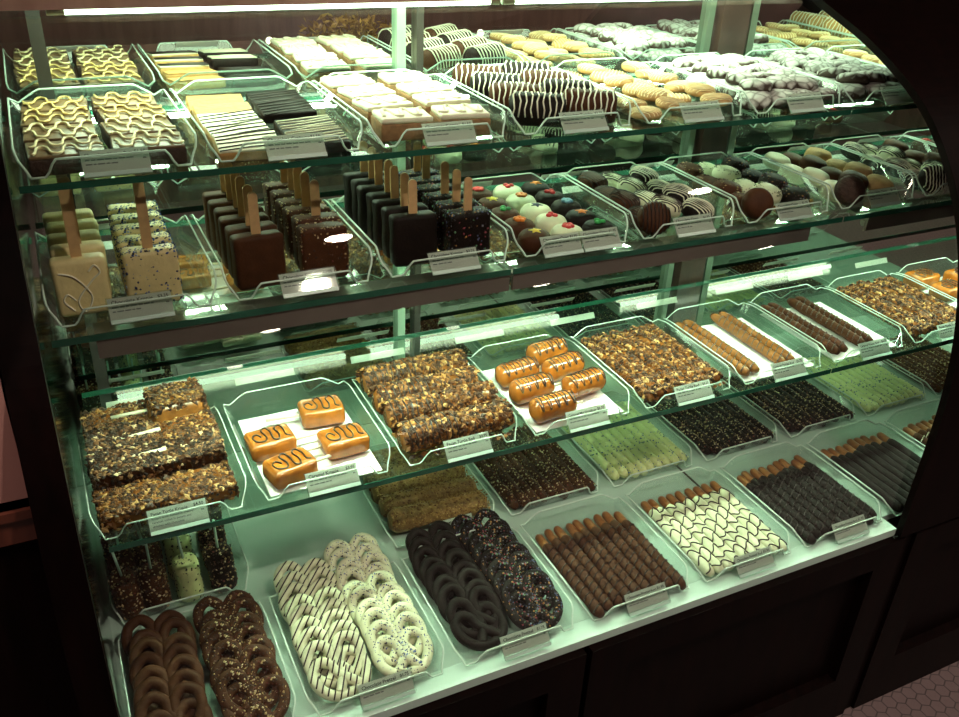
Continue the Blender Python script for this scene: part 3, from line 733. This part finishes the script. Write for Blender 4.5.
def oreos(i, what, lines, price, cols, group, front, tidy):
    cx, y0, z = setup(2, i, what, lines, price, f'{lines[0]} before {what}')
    rd = random.Random(i)
    n = 0
    for c in range(3):
        mt, st, nm = cols[c]
        for r in range(4):
            parts = [('', cookie_disc('or'+mt, .0268, .023, mt, 0, .4))]
            if st in ('spk', 'spd', 'spc'): parts.append(('sprinkles', TM.setdefault(('osp', mt, st), chips('sp', lambda q: (lambda a, t: ((.026*t*math.cos(a), .026*t*math.sin(a), .0235-.006*t**8), (0,0,1)))(q.uniform(0, 6.28), math.sqrt(q.random())), 130, .0013, st, 4, .6, 1.2))))
            elif st: parts.append(('stripes', disc_stripes('ost'+st, .0268, .023, st, 8, .0011, .0004)))
            item('dipped_cookie', f'{nm}, {("left","middle","right")[c]} column, {ORD[r]} row', 'cookie', parts, (cx+(c-1)*.056+rd.uniform(-.003, .003), y0+.05+r*.052+rd.uniform(-.003, .003)+(.012 if c == 1 else 0), z+.002+(.009 if (r+c) % 2 else 0)), rot=(R(rd.uniform(6, 16)), R(rd.uniform(-5, 5)), R(rd.uniform(-20, 20)+35)), group=group)
    fm, fs, fn = front
    parts = [('', cookie_disc('or'+fm, .0268, .023, fm, 0, .4))]
    if fs: parts.append(('stripes', disc_stripes('ost'+fs, .0268, .023, fs, 8, .0011, .0004)))
    item('dipped_cookie', fn, 'cookie', parts, (cx-.058, y0+.018, z+.022), rot=(R(62), 0, R(-18)), group=group)
oreos(4, 'striped dipped cookies', ['Chocolate Oreo'], '$1.95', [('milk', 'drizz', 'milk chocolate cookie with fine dark stripes'), ('cream', 'drizz', 'cream cookie with dark stripes'), ('dark', 'wdrizz', 'dark cookie with white stripes')], 'striped dipped cookies', ('milk', 'drizz', 'brown ridged cookie leaning upright at the front corner of the striped cookies'), 0)
oreos(5, 'speckled and sprinkled cookies', ['Chocolate Oreo'], '$1.95', [('milk', 'spd', 'sprinkled milk chocolate cookie'), ('cream', 'spk', 'pale green cookie with dark specks'), ('dark', 'spc', 'sprinkled dark chocolate cookie')], 'speckled and sprinkled cookies', ('milk', None, 'plain brown cookie leaning upright before the speckled cookies'), 0)
oreos(6, 'pale and brown cookies without stripes', ['Chocolate Oreo'], '$1.95', [('cream', None, 'plain pale cookie'), ('milk', None, 'plain brown cookie'), ('cookie', None, 'plain golden cookie')], 'plain dipped cookies', ('brownie', None, 'dark cookie leaning upright before the plain pale cookies'), 0)
oreos(7, 'boldly striped oval cookies', ['Chocolate Oreo'], '$1.95', [('dark', 'wdrizz', 'black cookie with white stripes at the right end'), ('cream', 'drizz', 'cream cookie with bold stripes at the right end'), ('milk', None, 'brown cookie at the right end')], 'boldly striped cookies', ('dark', 'wdrizz', 'black striped cookie leaning upright at the right end'), 0)
cx, y0, z = setup(2, 8, 'brown cookies with red candy')
for r in range(4):
    item('decorated_cookie', f'brown cookie with red candy beside the arch, {ORD[r]} row', 'cookie', [('', cookie_disc('decmilk', .0262, .026, 'milk', 0, .5)), ('candy_topper', topper('star', 'red', .0275), 'red candy decoration')], (cx-.055, y0+.03+r*.06, z), group='brown cookies by the arch')

# --- lower shelf
def liner(cx, y0, z, what):
    b = MB(); v = []; f = []; n = 9
    for i in range(n):
        for j in range(n):
            x = -.082+.164*i/(n-1); y = .0+.205*j/(n-1); v.append((x, y, .0005+.0012*abs(noise.noise(Vector((x*30, y*30, cx*9))))))
    for i in range(n-1):
        for j in range(n-1): f.append((i*n+j, (i+1)*n+j, (i+1)*n+j+1, i*n+j+1))
    item('paper_liner', f'white paper liner under {what}', 'paper liner', [('', mesh('l', v, f, 'parch', True))], (cx, y0, z), group='white paper liners')
    return z+.0035
def paper_stick(x0, x1, y, z, r=.0022, mat='pstick'):
    return MB().tube([(x0, y, z), (x1, y, z)], r, 8).out('stick', mat, True)
cx, y0, z = setup(3, 0, 'nut covered krispie slabs', ['Pecan Turtle Krispie', 'Krispie treat dunked in creamy', 'caramel, rolled in pecans and', 'drizzled with chocolate'], '$4.50')
for lay in range(2):
    for c in range(2):
        for r in range(4):
            if lay and r == 0: continue
            dk = (r == 1 or (r == 2 and c == 0))
            k = ('slab', dk, (r+c) % 2)
            if k not in TM:
                TM[k] = [('', rbox('slab', .086, .058, .025, .007, 'milk' if dk else 'carbrown', 3, .002, r, 1)), ('nut_coating', chips('nuts', on_box(.088, .06, .0255, .6), 640, .0031, 'nutd' if dk else 'nuts', r*3+c, .55, 1.5), 'chopped nut coating')]
            parts = list(TM[k])
            if r == 3 and c == 1 and lay: parts = [('', rbox('slab', .086, .072, .046, .021, 'carbrown', 4, .003, r, 1)), ('nut_coating', chips('nuts', on_box(.076, .062, .0465, .5), 760, .0033, 'nuts', 77, .55, 1.5), 'chopped nut coating')]
            if lay and c == 1: parts.append(('stick', paper_stick(-.092, -.03, 0, .027, .003), 'cream stick'))
            lab = f'{"dark" if dk else "caramel"} pecan krispie slab, {("bottom","top")[lay]} layer, {("left","right")[c]} side, {ORD[r]} row'
            item('pecan_slab', lab, 'pecan slab', parts, (cx+(-.045, .041)[c], y0+.042+r*.0545, z+.001+lay*.024+(0 if (r == 3 and c == 1 and lay) else 0)), rot=(R(rng.uniform(-4, 6)), R(rng.uniform(-3, 3)), R(rng.uniform(-6, 6))), group='nut covered krispie slabs')
cx, y0, z = setup(3, 1, 'caramel blocks on white paper', ['Caramel Krispie'], '$3.95')
z = liner(cx, y0, z, 'the four caramel blocks')
def cblock(seed):
    k = ('cb', seed)
    if k in TM: return TM[k]
    w, d, h = .068, .05, .03
    b = MB(); zt = h+.0006
    pp = [(-.2,-.05),(-.28,.12),(-.38,.02),(-.34,-.22),(-.18,-.3),(-.1,-.1),(-.14,.25),(-.03,.36),(.03,.1),(.02,-.25),(.12,-.34),(.18,-.1),(.15,.22),(.25,.36),(.32,.12),(.31,-.2),(.39,-.3)]
    b.tube(catmull([(x*w, y*d, zt) for x, y in pp], 6), .0013, 6)
    TM[k] = [('', rbox('cb', w, d, h, .008, 'caramel', 4, .0016, seed, 1)), ('chocolate_squiggle', b.out('sq', 'drizz', True), 'dark chocolate squiggle')]; return TM[k]
for nm, x, yy, a, sx in (('rear left', .222, 1.098, 4, 1), ('rear right', .315, 1.152, -4, -1), ('front right', .322, 1.062, 3, -1), ('front left', .232, 1.026, 14, 1)):
    st = paper_stick(.03*sx, .085*sx, -.004 if sx > 0 else .004, .013, .0024)
    item('caramel_block', f'caramel block with chocolate squiggle, {nm} of four on white paper', 'caramel block', cblock(len(nm) % 3)+[('stick', st, 'cream stick')], (x, yy, z+.0005), rot=(0, 0, R(a)), group='caramel blocks')
cx, y0, z = setup(3, 2, 'nut rolls with chocolate drizzle', ['Pecan Turtle Roll'], '$3.75')
def nutroll(seed, L=.088, r=.0205, mat='nuts', dz=True):
    k = ('nr', seed % 3, L, mat, dz)
    if k in TM: return TM[k]
    p = [('', lumpcyl('nr', r, L, 'carbrown', 'x', 14, 12, .14, seed)), ('nut_coating', chips('nuts', on_cyl(r*1.02, L, 'x'), 480, .0036, mat, seed, .6, 1.5), 'chopped nut coating')]
    if dz:
        b = MB()
        for q in range(9):
            x = -L*.42+L*.84*q/8; b.tube([(x+.002*math.sin(i+q), (r+.0022)*math.cos(math.pi*i/8), r+(r+.0022)*math.sin(math.pi*i/8)) for i in range(9)], .0012, 5)
        p.append(('drizzle', b.out('dz', 'drizz', True), 'dark chocolate drizzle'))
    TM[k] = p; return p
for c in range(2):
    for r in range(4):
        parts = list(nutroll(r*2+c, .09, .0235, 'nuts', c == 0))
        if c == 1: parts.append(('stick', paper_stick(-.075, -.038, -.003, .036, .0022, 'lip'), 'white paper stick'))
        item('nut_roll', f'{"drizzled nut roll with dark lines" if c == 0 else "plain nut roll with white stick"}, {("left","right")[c]} column, {ORD[r]} row', 'nut roll', parts, (cx+(-.044, .045)[c], y0+.032+r*.056, z+.001+(.004 if r % 2 else 0)), rot=(0, 0, R(rng.uniform(-4, 8))), group='nut rolls with drizzle')
def crumbs(cx, y0, z, where, n=34):
    rd = random.Random(int(cx*1000))
    item('nut_crumbs', f'loose nut crumbs at the front of {where}', 'nut crumbs', [('', chips('crumbs', lambda q: ((q.uniform(-.08, .08), q.uniform(-.004, .012), .004+q.random()*.005), (0,0,1)), n, .0042, 'nuts', 3, .6, 1.3))], (cx, y0, z), kind='stuff')
crumbs(cx, y0, z, 'the drizzled nut rolls')
cx, y0, z = setup(3, 3, 'glossy caramel rolls on white paper', ['Caramel Marshmallow'], '$2.75')
z = liner(cx, y0, z, 'the caramel rolls')
def crl(seed):
    k = ('cr', seed % 3)
    if k in TM: return TM[k]
    L, r = .080, .0205; b = MB(); pts = []
    for i in range(70):
        t = i/69; a = math.sin(t*math.pi*9)*1.15+math.pi/2; pts.append((-L*.42+L*.84*t, (r+.0008)*math.cos(a), r+(r+.0008)*math.sin(a)))
    b.tube(pts, .001, 5)
    TM[k] = [('', lumpcyl('cr', r, L, 'caramel', 'x', 18, 14, .07, seed, .35)), ('drizzle', b.out('dz', 'drizz', True), 'dark chocolate drizzle')]; return TM[k]
for k, (x, yy, nm, st) in enumerate(((.738, 1.185, 'rear right', -1), (.655, 1.14, 'rear left', 1), (.737, 1.127, 'second from rear on the right', -1), (.652, 1.084, 'middle left', 1), (.742, 1.066, 'front right', -1), (.657, 1.022, 'front left', 1))):
    item('caramel_roll', f'glossy caramel roll with drizzle, {nm} on its paper', 'caramel roll', crl(k)+[('stick', paper_stick(.033*st, .06*st, 0, .014, .002), 'cream stick')], (x, yy, z+.0005), rot=(0, 0, R((10, 8, 12, 6, 9, 4)[k])), group='caramel rolls')
cx, y0, z = setup(3, 4, 'a carpet of nut covered rods', ['Pecan Turtle Rod'], '$3.25')
def nutrods(cx, y0, z, n, desc, group, L=.21):
    for k in range(n):
        kk = ('nrd', k % 3)
        if kk not in TM: TM[kk] = [('', lumpcyl('nrd', .0095, L, 'carbrown', 'y', 10, 16, .1, k)), ('nut_coating', chips('nuts', on_cyl(.0105, L), 430, .0032, 'nuts', k+11, .55, 1.5), 'chopped nut coating')]
        item('nut_rod', f'{desc}, {LORD[k]} from the left' if k else f'{desc}, leftmost', 'nut rod', TM[kk], (cx+(k-(n-1)/2)*.0205, y0+.004+rng.uniform(-.004, .006), z+.001+(.003 if k % 2 else 0)), rot=(0, 0, rng.uniform(-.02, .02)), group=group)
nutrods(cx, y0, z, 8, 'nut covered pretzel rod at mid shelf', 'nut covered rods at mid shelf')
crumbs(cx, y0, z, 'the carpet of nut covered rods')
def drz(r, seed, dm='drizz', n=13, L=.18):
    k = ('drz', r, seed % 3, dm)
    if k not in TM:
        b = MB(); rd = random.Random(seed)
        for q in range(n):
            yy = .012+L*q/n; b.tube(rod_line(r, lambda x: yy+x*.5+rd.uniform(-.0006, .0006)), .001, 5)
        TM[k] = b.out('dz', dm, True)
    return ('drizzle', TM[k], 'dark drizzle lines')
cx, y0, z = setup(3, 5, 'four caramel pretzel rods on white paper', ['Caramel Pretzel Rod'], '$2.75')
z = liner(cx, y0, z, 'the four caramel pretzel rods')
for k, x in enumerate((-.075, -.052, .012, .035)):
    item('pretzel_rod', f'orange caramel pretzel rod, {LORD[k] + " from left" if k else "leftmost"} of four on white paper', 'pretzel rod', [('', lumpcyl('cr', .0098, .205, 'carbrown', 'y', 12, 20, .16, k)), drz(.0097, k)], (cx+x, y0+.006+k*.002, z), rot=(0, 0, R(rng.uniform(-1, 1))), group='caramel pretzel rods')
cx, y0, z = setup(3, 6, 'brown drizzled rods on white paper', ['Caramel Pretzel Rod'], '$2.75')
z = liner(cx, y0, z, 'the brown drizzled rods')
for k, x in enumerate((-.07, -.049, .0, .022)):
    item('pretzel_rod', f'brown drizzled pretzel rod, {LORD[k] + " from left" if k else "leftmost"} of four on white paper', 'pretzel rod', [('', lumpcyl('cr', .0095, .205, 'milk', 'y', 12, 20, .14, k+4)), drz(.0097, k)], (cx+x, y0+.006+k*.002, z), rot=(0, 0, R(rng.uniform(-1, 1))), group='brown drizzled rods')
cx, y0, z = setup(3, 7, 'nut covered rods at the right', ['Pecan Turtle Rod'], '$3.25')
nutrods(cx, y0, z, 8, 'nut covered pretzel rod beside the arch', 'nut covered rods by the arch')
cx, y0, z = setup(3, 8, 'caramel blocks at the right end')
z = liner(cx, y0, z, 'the caramel blocks at the right end')
for nm, x, yy in (('rear', -.065, .185), ('middle', -.06, .12), ('front', -.055, .05), ('inner', .03, .16)):
    item('caramel_block', f'shiny caramel block behind the arch edge, {nm} one', 'caramel block', cblock(1), (cx+x, y0+yy, z+.0005), rot=(0, 0, R(5)), group='caramel blocks at the right end')

# --- deck, front row
def pretzels(cx, x, y0, z, n, desc, mat, group, sp=None, spn=500, st=None, pitch=.0232, s=.0372):
    for k in range(n):
        kk = ('pz', mat, sp, st, s)
        if kk not in TM:
            path = pretzel_path(s); TM[kk] = [('', MB().tube(path, s*.2, 9).out('pz', mat, True))]
            if sp:
                def fn(rd):
                    p = rd.choice(path); a = rd.uniform(0.1, 3.04); q = rd.uniform(0, 6.28); rr = s*.2
                    d = Vector((math.cos(a)*math.cos(q), math.cos(a)*math.sin(q), math.sin(a))); return p+d*rr, d
                TM[kk].append(('sprinkles', chips('sp', fn, spn, .0011 if sp == 'spb' else .0015, sp, 5, .6, 1.2)))
            if st:
                b = MB()
                for q in range(12):
                    o = (-1.25+2.5*q/11)*s; run = []
                    for i in range(41):
                        t = -1.3+2.6*i/40; px, py = o*.77+t*s*.64*.9+.0, -o*.64+t*s*.77
                        dm = min(((px-p.x)**2+(py-p.y)**2, p.z) for p in path); rr = s*.2
                        if dm[0] < rr*rr*.98: run.append((px, py, dm[1]+math.sqrt(rr*rr-dm[0])+.0003))
                        else:
                            if len(run) > 1: b.tube(run, .0011, 5)
                            run = []
                    if len(run) > 1: b.tube(run, .0011, 5)
                TM[kk].append(('drizzle', b.out('dz', st, True), 'dark drizzle lines'))
        t = 30 if k else 16
        item('dipped_pretzel', f'{desc}, {ORD[k]} of its row' if k else f'{desc}, lying at the front of its row', 'pretzel', TM[kk], (cx+x+rng.uniform(-.004, .004), y0+.04+k*pitch, z+.0165+(0 if k else -.006)), rot=(R(t), R(rng.uniform(-4, 4)), R(rng.uniform(-13, 13))), group=group)
cx, y0, z = setup(4, 0, 'milk chocolate pretzels', None)
pretzels(cx, -.047, y0-.006, z, 8, 'plain milk chocolate pretzel', 'milk', 'plain milk chocolate pretzels', s=.0375)
pretzels(cx, .049, y0-.006, z, 8, 'sprinkled milk chocolate pretzel', 'milk', 'sprinkled milk chocolate pretzels', 'spd', 520, s=.0375)
cx, y0, z = setup(4, 1, 'white chocolate pretzels', ['Chocolate Pretzel'], '$1.75')
pretzels(cx, -.043, y0-.004, z, 9, 'white pretzel with dark stripes', 'cream', 'striped white pretzels', None, 0, 'drizz')
pretzels(cx, .043, y0-.004, z, 10, 'white pretzel with blue sprinkles', 'cream', 'sprinkled white pretzels', 'spb', 330)
cx, y0, z = setup(4, 2, 'dark chocolate pretzels', ['Chocolate Pretzel'], '$1.75')
pretzels(cx, -.043, y0-.002, z, 9, 'plain dark chocolate pretzel', 'dark', 'plain dark chocolate pretzels')
pretzels(cx, .043, y0-.002, z, 9, 'sprinkled dark chocolate pretzel', 'dark', 'sprinkled dark chocolate pretzels', 'spc', 560)
cx, y0, z = setup(4, 3, 'milk chocolate pretzel rods', ['Chocolate Pretzel Rod'], '$1.95')
rods(cx, y0-.004, z, 9, .194, .0092, 'milk chocolate pretzel rod', 'pretzel rod', 'milk', 'pretzel', group='milk chocolate rods', extra=lambda k: drz(.0094, k, 'drizz', 11, .15), tip=.024)
cx, y0, z = setup(4, 4, 'white pretzel rods with dark squiggles', ['Chocolate Pretzel Rod'], '$1.95')
def wsq(k, r=.0094, pitch=.0188):
    b = MB()
    for q in range(9):
        yy = .008+.158*q/8.4
        b.tube(rod_line(r, lambda x: yy+.0062*math.sin((x+k*pitch)*260+q*1.7)+.002*math.sin((x+k*pitch)*90+q), 11), .0011, 5)
    return ('squiggle', b.out('sq', 'drizz', True), 'dark chocolate squiggle')
rods(cx, y0-.004, z, 9, .194, .0092, 'white chocolate pretzel rod', 'pretzel rod', 'cream', 'pretzel', group='white squiggled rods', extra=wsq, yj=.001, tip=.024)
cx, y0, z = setup(4, 5, 'dark chocolate pretzel rods', ['Chocolate Pretzel Rod'], '$1.95')
rods(cx, y0-.004, z, 9, .194, .0092, 'dark chocolate rod right of the white rods', 'pretzel rod', 'dark', 'pretzel', group='dark rods right of the white ones', extra=lambda k: drz(.0094, k, 'drizz', 11, .15), tip=.024)
cx, y0, z = setup(4, 6, 'dark chocolate rods beside the arch', ['Chocolate Pretzel Rod'], '$1.95')
rods(cx, y0-.004, z, 9, .194, .0092, 'dark chocolate rod beside the arch', 'pretzel rod', 'dark', 'pretzel', group='dark rods by the arch', tip=.024)
cx, y0, z = setup(4, 7, 'milk rods behind the arch edge', None)
rods(cx, y0-.004, z, 8, .194, .0092, 'milk chocolate rod at the far right', 'pretzel rod', 'milk', 'pretzel', group='milk rods at the far right', extra=lambda k: drz(.0094, k, 'wdrizz', 11, .15), tip=.024)
# --- deck, rear row
cx, y0, z = setup(5, 0, 'marshmallow pops', None)
def pop(key, mat, sp, spn):
    k = ('pop', key)
    if k in TM: return TM[k]
    r, h = .0195, .076; pr = [(r*.7, 0), (r*.95, .004), (r, .012), (r*.99, .028), (r*.92, .037), (r*.99, .046), (r, .062), (r*.93, .07), (r*.6, h)]
    v, f = lathe(pr, 20)
    TM[k] = [('', mesh('pop', v, f, mat, True)), ('sprinkles', chips('sp', on_up(r, .004, h), spn, .0017, sp, 3, .6, 1.2)), ('stick', MB().tube([(0,0,h-.02), (.004,0,h+.05)], .0019, 8).out('st', 'lip', True), 'white paper stick')]
    return TM[k]
for c, (x, key, mt, sp, n, lb) in enumerate(((-.072, 'd', 'milk', 'spd', 4, 'sprinkled brown marshmallow pop, far left row'), (-.036, 'd', 'milk', 'spd', 4, 'sprinkled brown marshmallow pop, inner left row'), (.008, 'w', 'lime', 'spk', 5, 'white speckled marshmallow pop'), (.062, 'd2', 'dark', 'spd', 4, 'dark sprinkled marshmallow pop, right row'))):
    for k in range(n):
        item('marshmallow_pop', f'{lb}, {ORD[k]} one', 'marshmallow pop', pop(key, mt, sp, 120 if key == 'w' else 380), (cx+x+rng.uniform(-.004, .004), y0+.016+k*.048, z), rot=(R(rng.uniform(-4, 2)), R(rng.uniform(-4, 4)), rng.uniform(0, 6)), group='marshmallow pops')
cx, y0, z = setup(5, 2, 'golden crumb coated logs')
card(cx+.01, Y[5]-.0045, ZZ[5], ['Butterfinger'], '$2.25', 'Butterfinger, half hidden behind the dark pretzels', CG[5])
for r in range(5):
    kk = ('tf', r % 2)
    if kk not in TM: TM[kk] = [('', lumpcyl('tf', .02, .172, 'toffee', 'x', 14, 22, .16, r)), ('crumb_coating', chips('cr', on_cyl(.0205, .172, 'x'), 1100, .0018, 'crumb', r, .6, 1.2), 'golden crumb coating')]
    item('crumb_log', f'golden crumb coated log, {ORD[r]} of the stack behind the dark pretzels', 'crumb log', TM[kk], (cx, y0+.03+r*.042, z+.001), rot=(0, 0, R(rng.uniform(-3, 3)-2)), group='golden crumb logs')
def sprods(i, desc, mat, sp, group, what, n=9, spn=330):
    cx, y0, z = setup(5, i, what)
    rods(cx, y0, z, n, .215, .0096, desc, 'pretzel rod', mat, None, sp, group=group, spn=spn, sps=.0018, tip=0)
sprods(3, 'sprinkled brown rod behind the milk chocolate rods', 'milk', 'spd', 'sprinkled brown rods', 'sprinkled brown rods')
sprods(4, 'sprinkled white rod behind the squiggled rods', 'lime', 'spw', 'sprinkled white rods', 'sprinkled white rods', spn=220)
sprods(5, 'sprinkled dark rod behind the plain dark rods', 'dark', 'spd', 'sprinkled dark rods, left tray', 'sprinkled dark rods, left')
sprods(6, 'sprinkled dark rod left of the rear white rods', 'dark', 'spd', 'sprinkled dark rods, right tray', 'sprinkled dark rods, right')
sprods(7, 'speckled white rod near the arch', 'lime', 'spw', 'speckled white rods near the arch', 'speckled white rods near the arch', spn=220)
sprods(8, 'sprinkled brown rod at the far right', 'milk', 'spd', 'sprinkled brown rods at the far right', 'sprinkled brown rods at the far right')

# ------------------------------------------------------------------ the room
RX0, RX1, RY0, CH = -1.7, 5.2, -2.9, 2.66-H
struct('floor', MB().box(RX0, RX1, RY0, 1.6, -H-.02, -H).out('floor', 'floor'))
struct('ceiling', MB().box(RX0, RX1, RY0, 1.6, CH, CH+.02).out('ceiling', 'ceil'))
struct('wall_left', MB().box(RX0-.02, RX0, RY0, 1.6, -H, CH).out('w', 'roomwood'))
struct('wall_right', MB().box(RX1, RX1+.02, RY0, 1.6, -H, CH).out('w', 'roomwood'))
struct('wall_behind', MB().box(RX0, RX1, RY0-.02, RY0, -H, CH).out('w', 'roomwood'))
struct('wall_back', MB().box(RX0, RX1, 1.47, 1.49, -H, CH).out('w', 'roomwood'))
struct('wall_front', MB().box(RX0, XL-.036, .80, .83, -.60, CH).out('w', 'pink'))
struct('trim_1', MB().box(RX0, XL-.036, .785, .80, -.60, -.56).box(RX0, XL-.036, .78, .80, -.57, -.56).out('w', 'rail'))
struct('wall_wainscot', MB().box(RX0, XL-.036, .795, .83, -H, -.60).out('w', 'wood'))
for i, x in enumerate((.8, 2.25, 3.8)):
    for j, y in enumerate((-.15, -2.0)):
        v, f = lathe([(.062, -.012), (.066, -.004), (.066, 0)], 28)
        t = MB().add(v, f).out('trim', 'cap', True)
        v, f = lathe([(.046, -.016), (.046, -.0122)], 28)
        item('downlight', f'round warm ceiling downlight, {("nearest the case","far from the case")[j]}, {("left","middle","right")[i]} one', 'ceiling lamp', [('', t), ('lens', MB().add(v, f).out('lens', 'down'), 'glowing lens')], (x, y, CH-.0005), group='ceiling downlights')
# things seen only in the mirror: a low dark counter with small lamps and gold tinsel, and a red stool
ct = MB().box(.2, 4.6, -1.9, -1.35, -H, -.90).box(.17, 4.63, -1.93, -1.32, -.90, -.86)
item('side_counter', 'low dark wooden counter across the shop, seen in the mirror', 'counter', [('', ct.out('c', 'roomwood'))], (0,0,0))
for x, lb in ((1.03, 'left'), (1.80, 'middle'), (2.12, 'right')):
    v, f = lathe([(.006, .0), (.016, .007), (.018, .016), (.014, .027), (.005, .032)], 18)
    v2, f2 = lathe([(.045, 0), (.045, .01), (.012, .016), (.012, .06)], 18)
    item('table_lamp', f'small warm glowing lamp on the counter, {lb} one', 'lamp', [('', MB().add(v2, f2).out('b', 'darkmetal')), ('globe', MB().add([(a, b_, c+.058) for a, b_, c in v], f).out('g', 'small', True), 'glowing globe')], (x, -1.5, -.86), group='small lamps on the counter')
item('gold_tinsel', 'bundle of gold tinsel on the counter across the shop', 'tinsel', [('', chips('tinsel', lambda q: ((q.uniform(-.16, .16)+q.uniform(-.08, .08), q.uniform(-.1, .1), .04+q.random()**2*.12), (q.gauss(0, 1), q.gauss(0, 1), 1)), 700, .008, 'tinsel', 5, .3, 3))], (1.42, -1.55, -.858))
v, f = lathe([(.14, .0), (.17, .02), (.17, .07), (.14, .09)], 24)
lg = MB()
for k in range(4):
    a = math.pi/4+k*math.pi/2; lg.tube([(.16*math.cos(a), .16*math.sin(a), -.55), (.11*math.cos(a), .11*math.sin(a), 0)], .014, 8)
lg.tube([(.148*math.cos(q*.2618), .148*math.sin(q*.2618), -.4) for q in range(24)], .009, 6, True)
item('bar_stool', 'red cushioned stool before the counter across the shop', 'stool', [('', MB().add(v, f).out('s', 'redcloth', True)), ('leg_frame', lg.out('l', 'darkmetal'))], (2.85, -1.05, -.905))

# ------------------------------------------------------------------ lights, world, camera
def area(name, loc, rot, sx, sy, e, col):
    l = bpy.data.lights.new(name, 'AREA'); l.shape = 'RECTANGLE'; l.size = sx; l.size_y = sy; l.energy = e; l.color = col
    o = bpy.data.objects.new(name, l); C.objects.link(o); o.location = (loc[0], loc[1], loc[2]+H); o.rotation_euler = rot; return o
for i, x in enumerate((.8, 2.25, 3.8)):
    for j, y in enumerate((-.15, -2.0)):
        l = bpy.data.lights.new('downlight_beam', 'SPOT'); l.energy = 95; l.color = (1.0, .82, .68); l.spot_size = R(125); l.spot_blend = .6; l.shadow_soft_size = .045
        o = bpy.data.objects.new('downlight_beam', l); C.objects.link(o); o.location = (x, y, CH+H-.022)
area('canopy_light_left', (.6, 1.31, -.1645), (0, 0, 0), 1.15, .12, 7.5, LAMP)
area('canopy_light_right', (1.62, 1.31, -.1645), (0, 0, 0), .7, .12, 5, LAMP)
area('left_wall_glow', (-.9, .1, CH-.06), (R(25), 0, 0), .5, .3, 18, (1.0, .74, .64))
w = bpy.data.worlds.new('World'); bpy.context.scene.world = w; w.use_nodes = True
w.node_tree.nodes['Background'].inputs[0].default_value = (.02, .015, .012, 1); w.node_tree.nodes['Background'].inputs[1].default_value = .3
cam = bpy.data.cameras.new('camera'); co = bpy.data.objects.new('camera', cam); C.objects.link(co)
cam.sensor_width = 36; cam.lens = 892/959*36; cam.clip_start = .02
pitch, yaw, roll = .511726, .4721255, .0490522
fw = Vector((math.sin(yaw)*math.cos(pitch), math.cos(yaw)*math.cos(pitch), -math.sin(pitch)))
rt = Vector((math.cos(yaw), -math.sin(yaw), 0)); up = rt.cross(fw)
r2 = rt*math.cos(roll)+up*math.sin(roll); u2 = up*math.cos(roll)-rt*math.sin(roll)
co.matrix_world = Matrix(((r2.x, u2.x, -fw.x, 0), (r2.y, u2.y, -fw.y, 0), (r2.z, u2.z, -fw.z, H), (0, 0, 0, 1)))
sc = bpy.context.scene; sc.camera = co
sc.view_settings.view_transform = 'Standard'; sc.view_settings.look = 'None'; sc.view_settings.exposure = 0
sc.cycles.transparent_max_bounces = 40; sc.cycles.max_bounces = 10; sc.cycles.glossy_bounces = 6; sc.cycles.diffuse_bounces = 4
sc.cycles.use_denoising = True; sc.cycles.caustics_reflective = False; sc.cycles.caustics_refractive = False
sc.cycles.sample_clamp_indirect = 6
dup = [k for k, n in LABELS.items() if n > 1 and k]
if dup: print('DUPLICATE LABELS', dup[:20])
long_ = [k for k in LABELS if len(k.split()) > 16 or (k and len(k.split()) < 4)]
if long_: print('LONG LABELS', long_[:20])
print('things', len(LABELS))
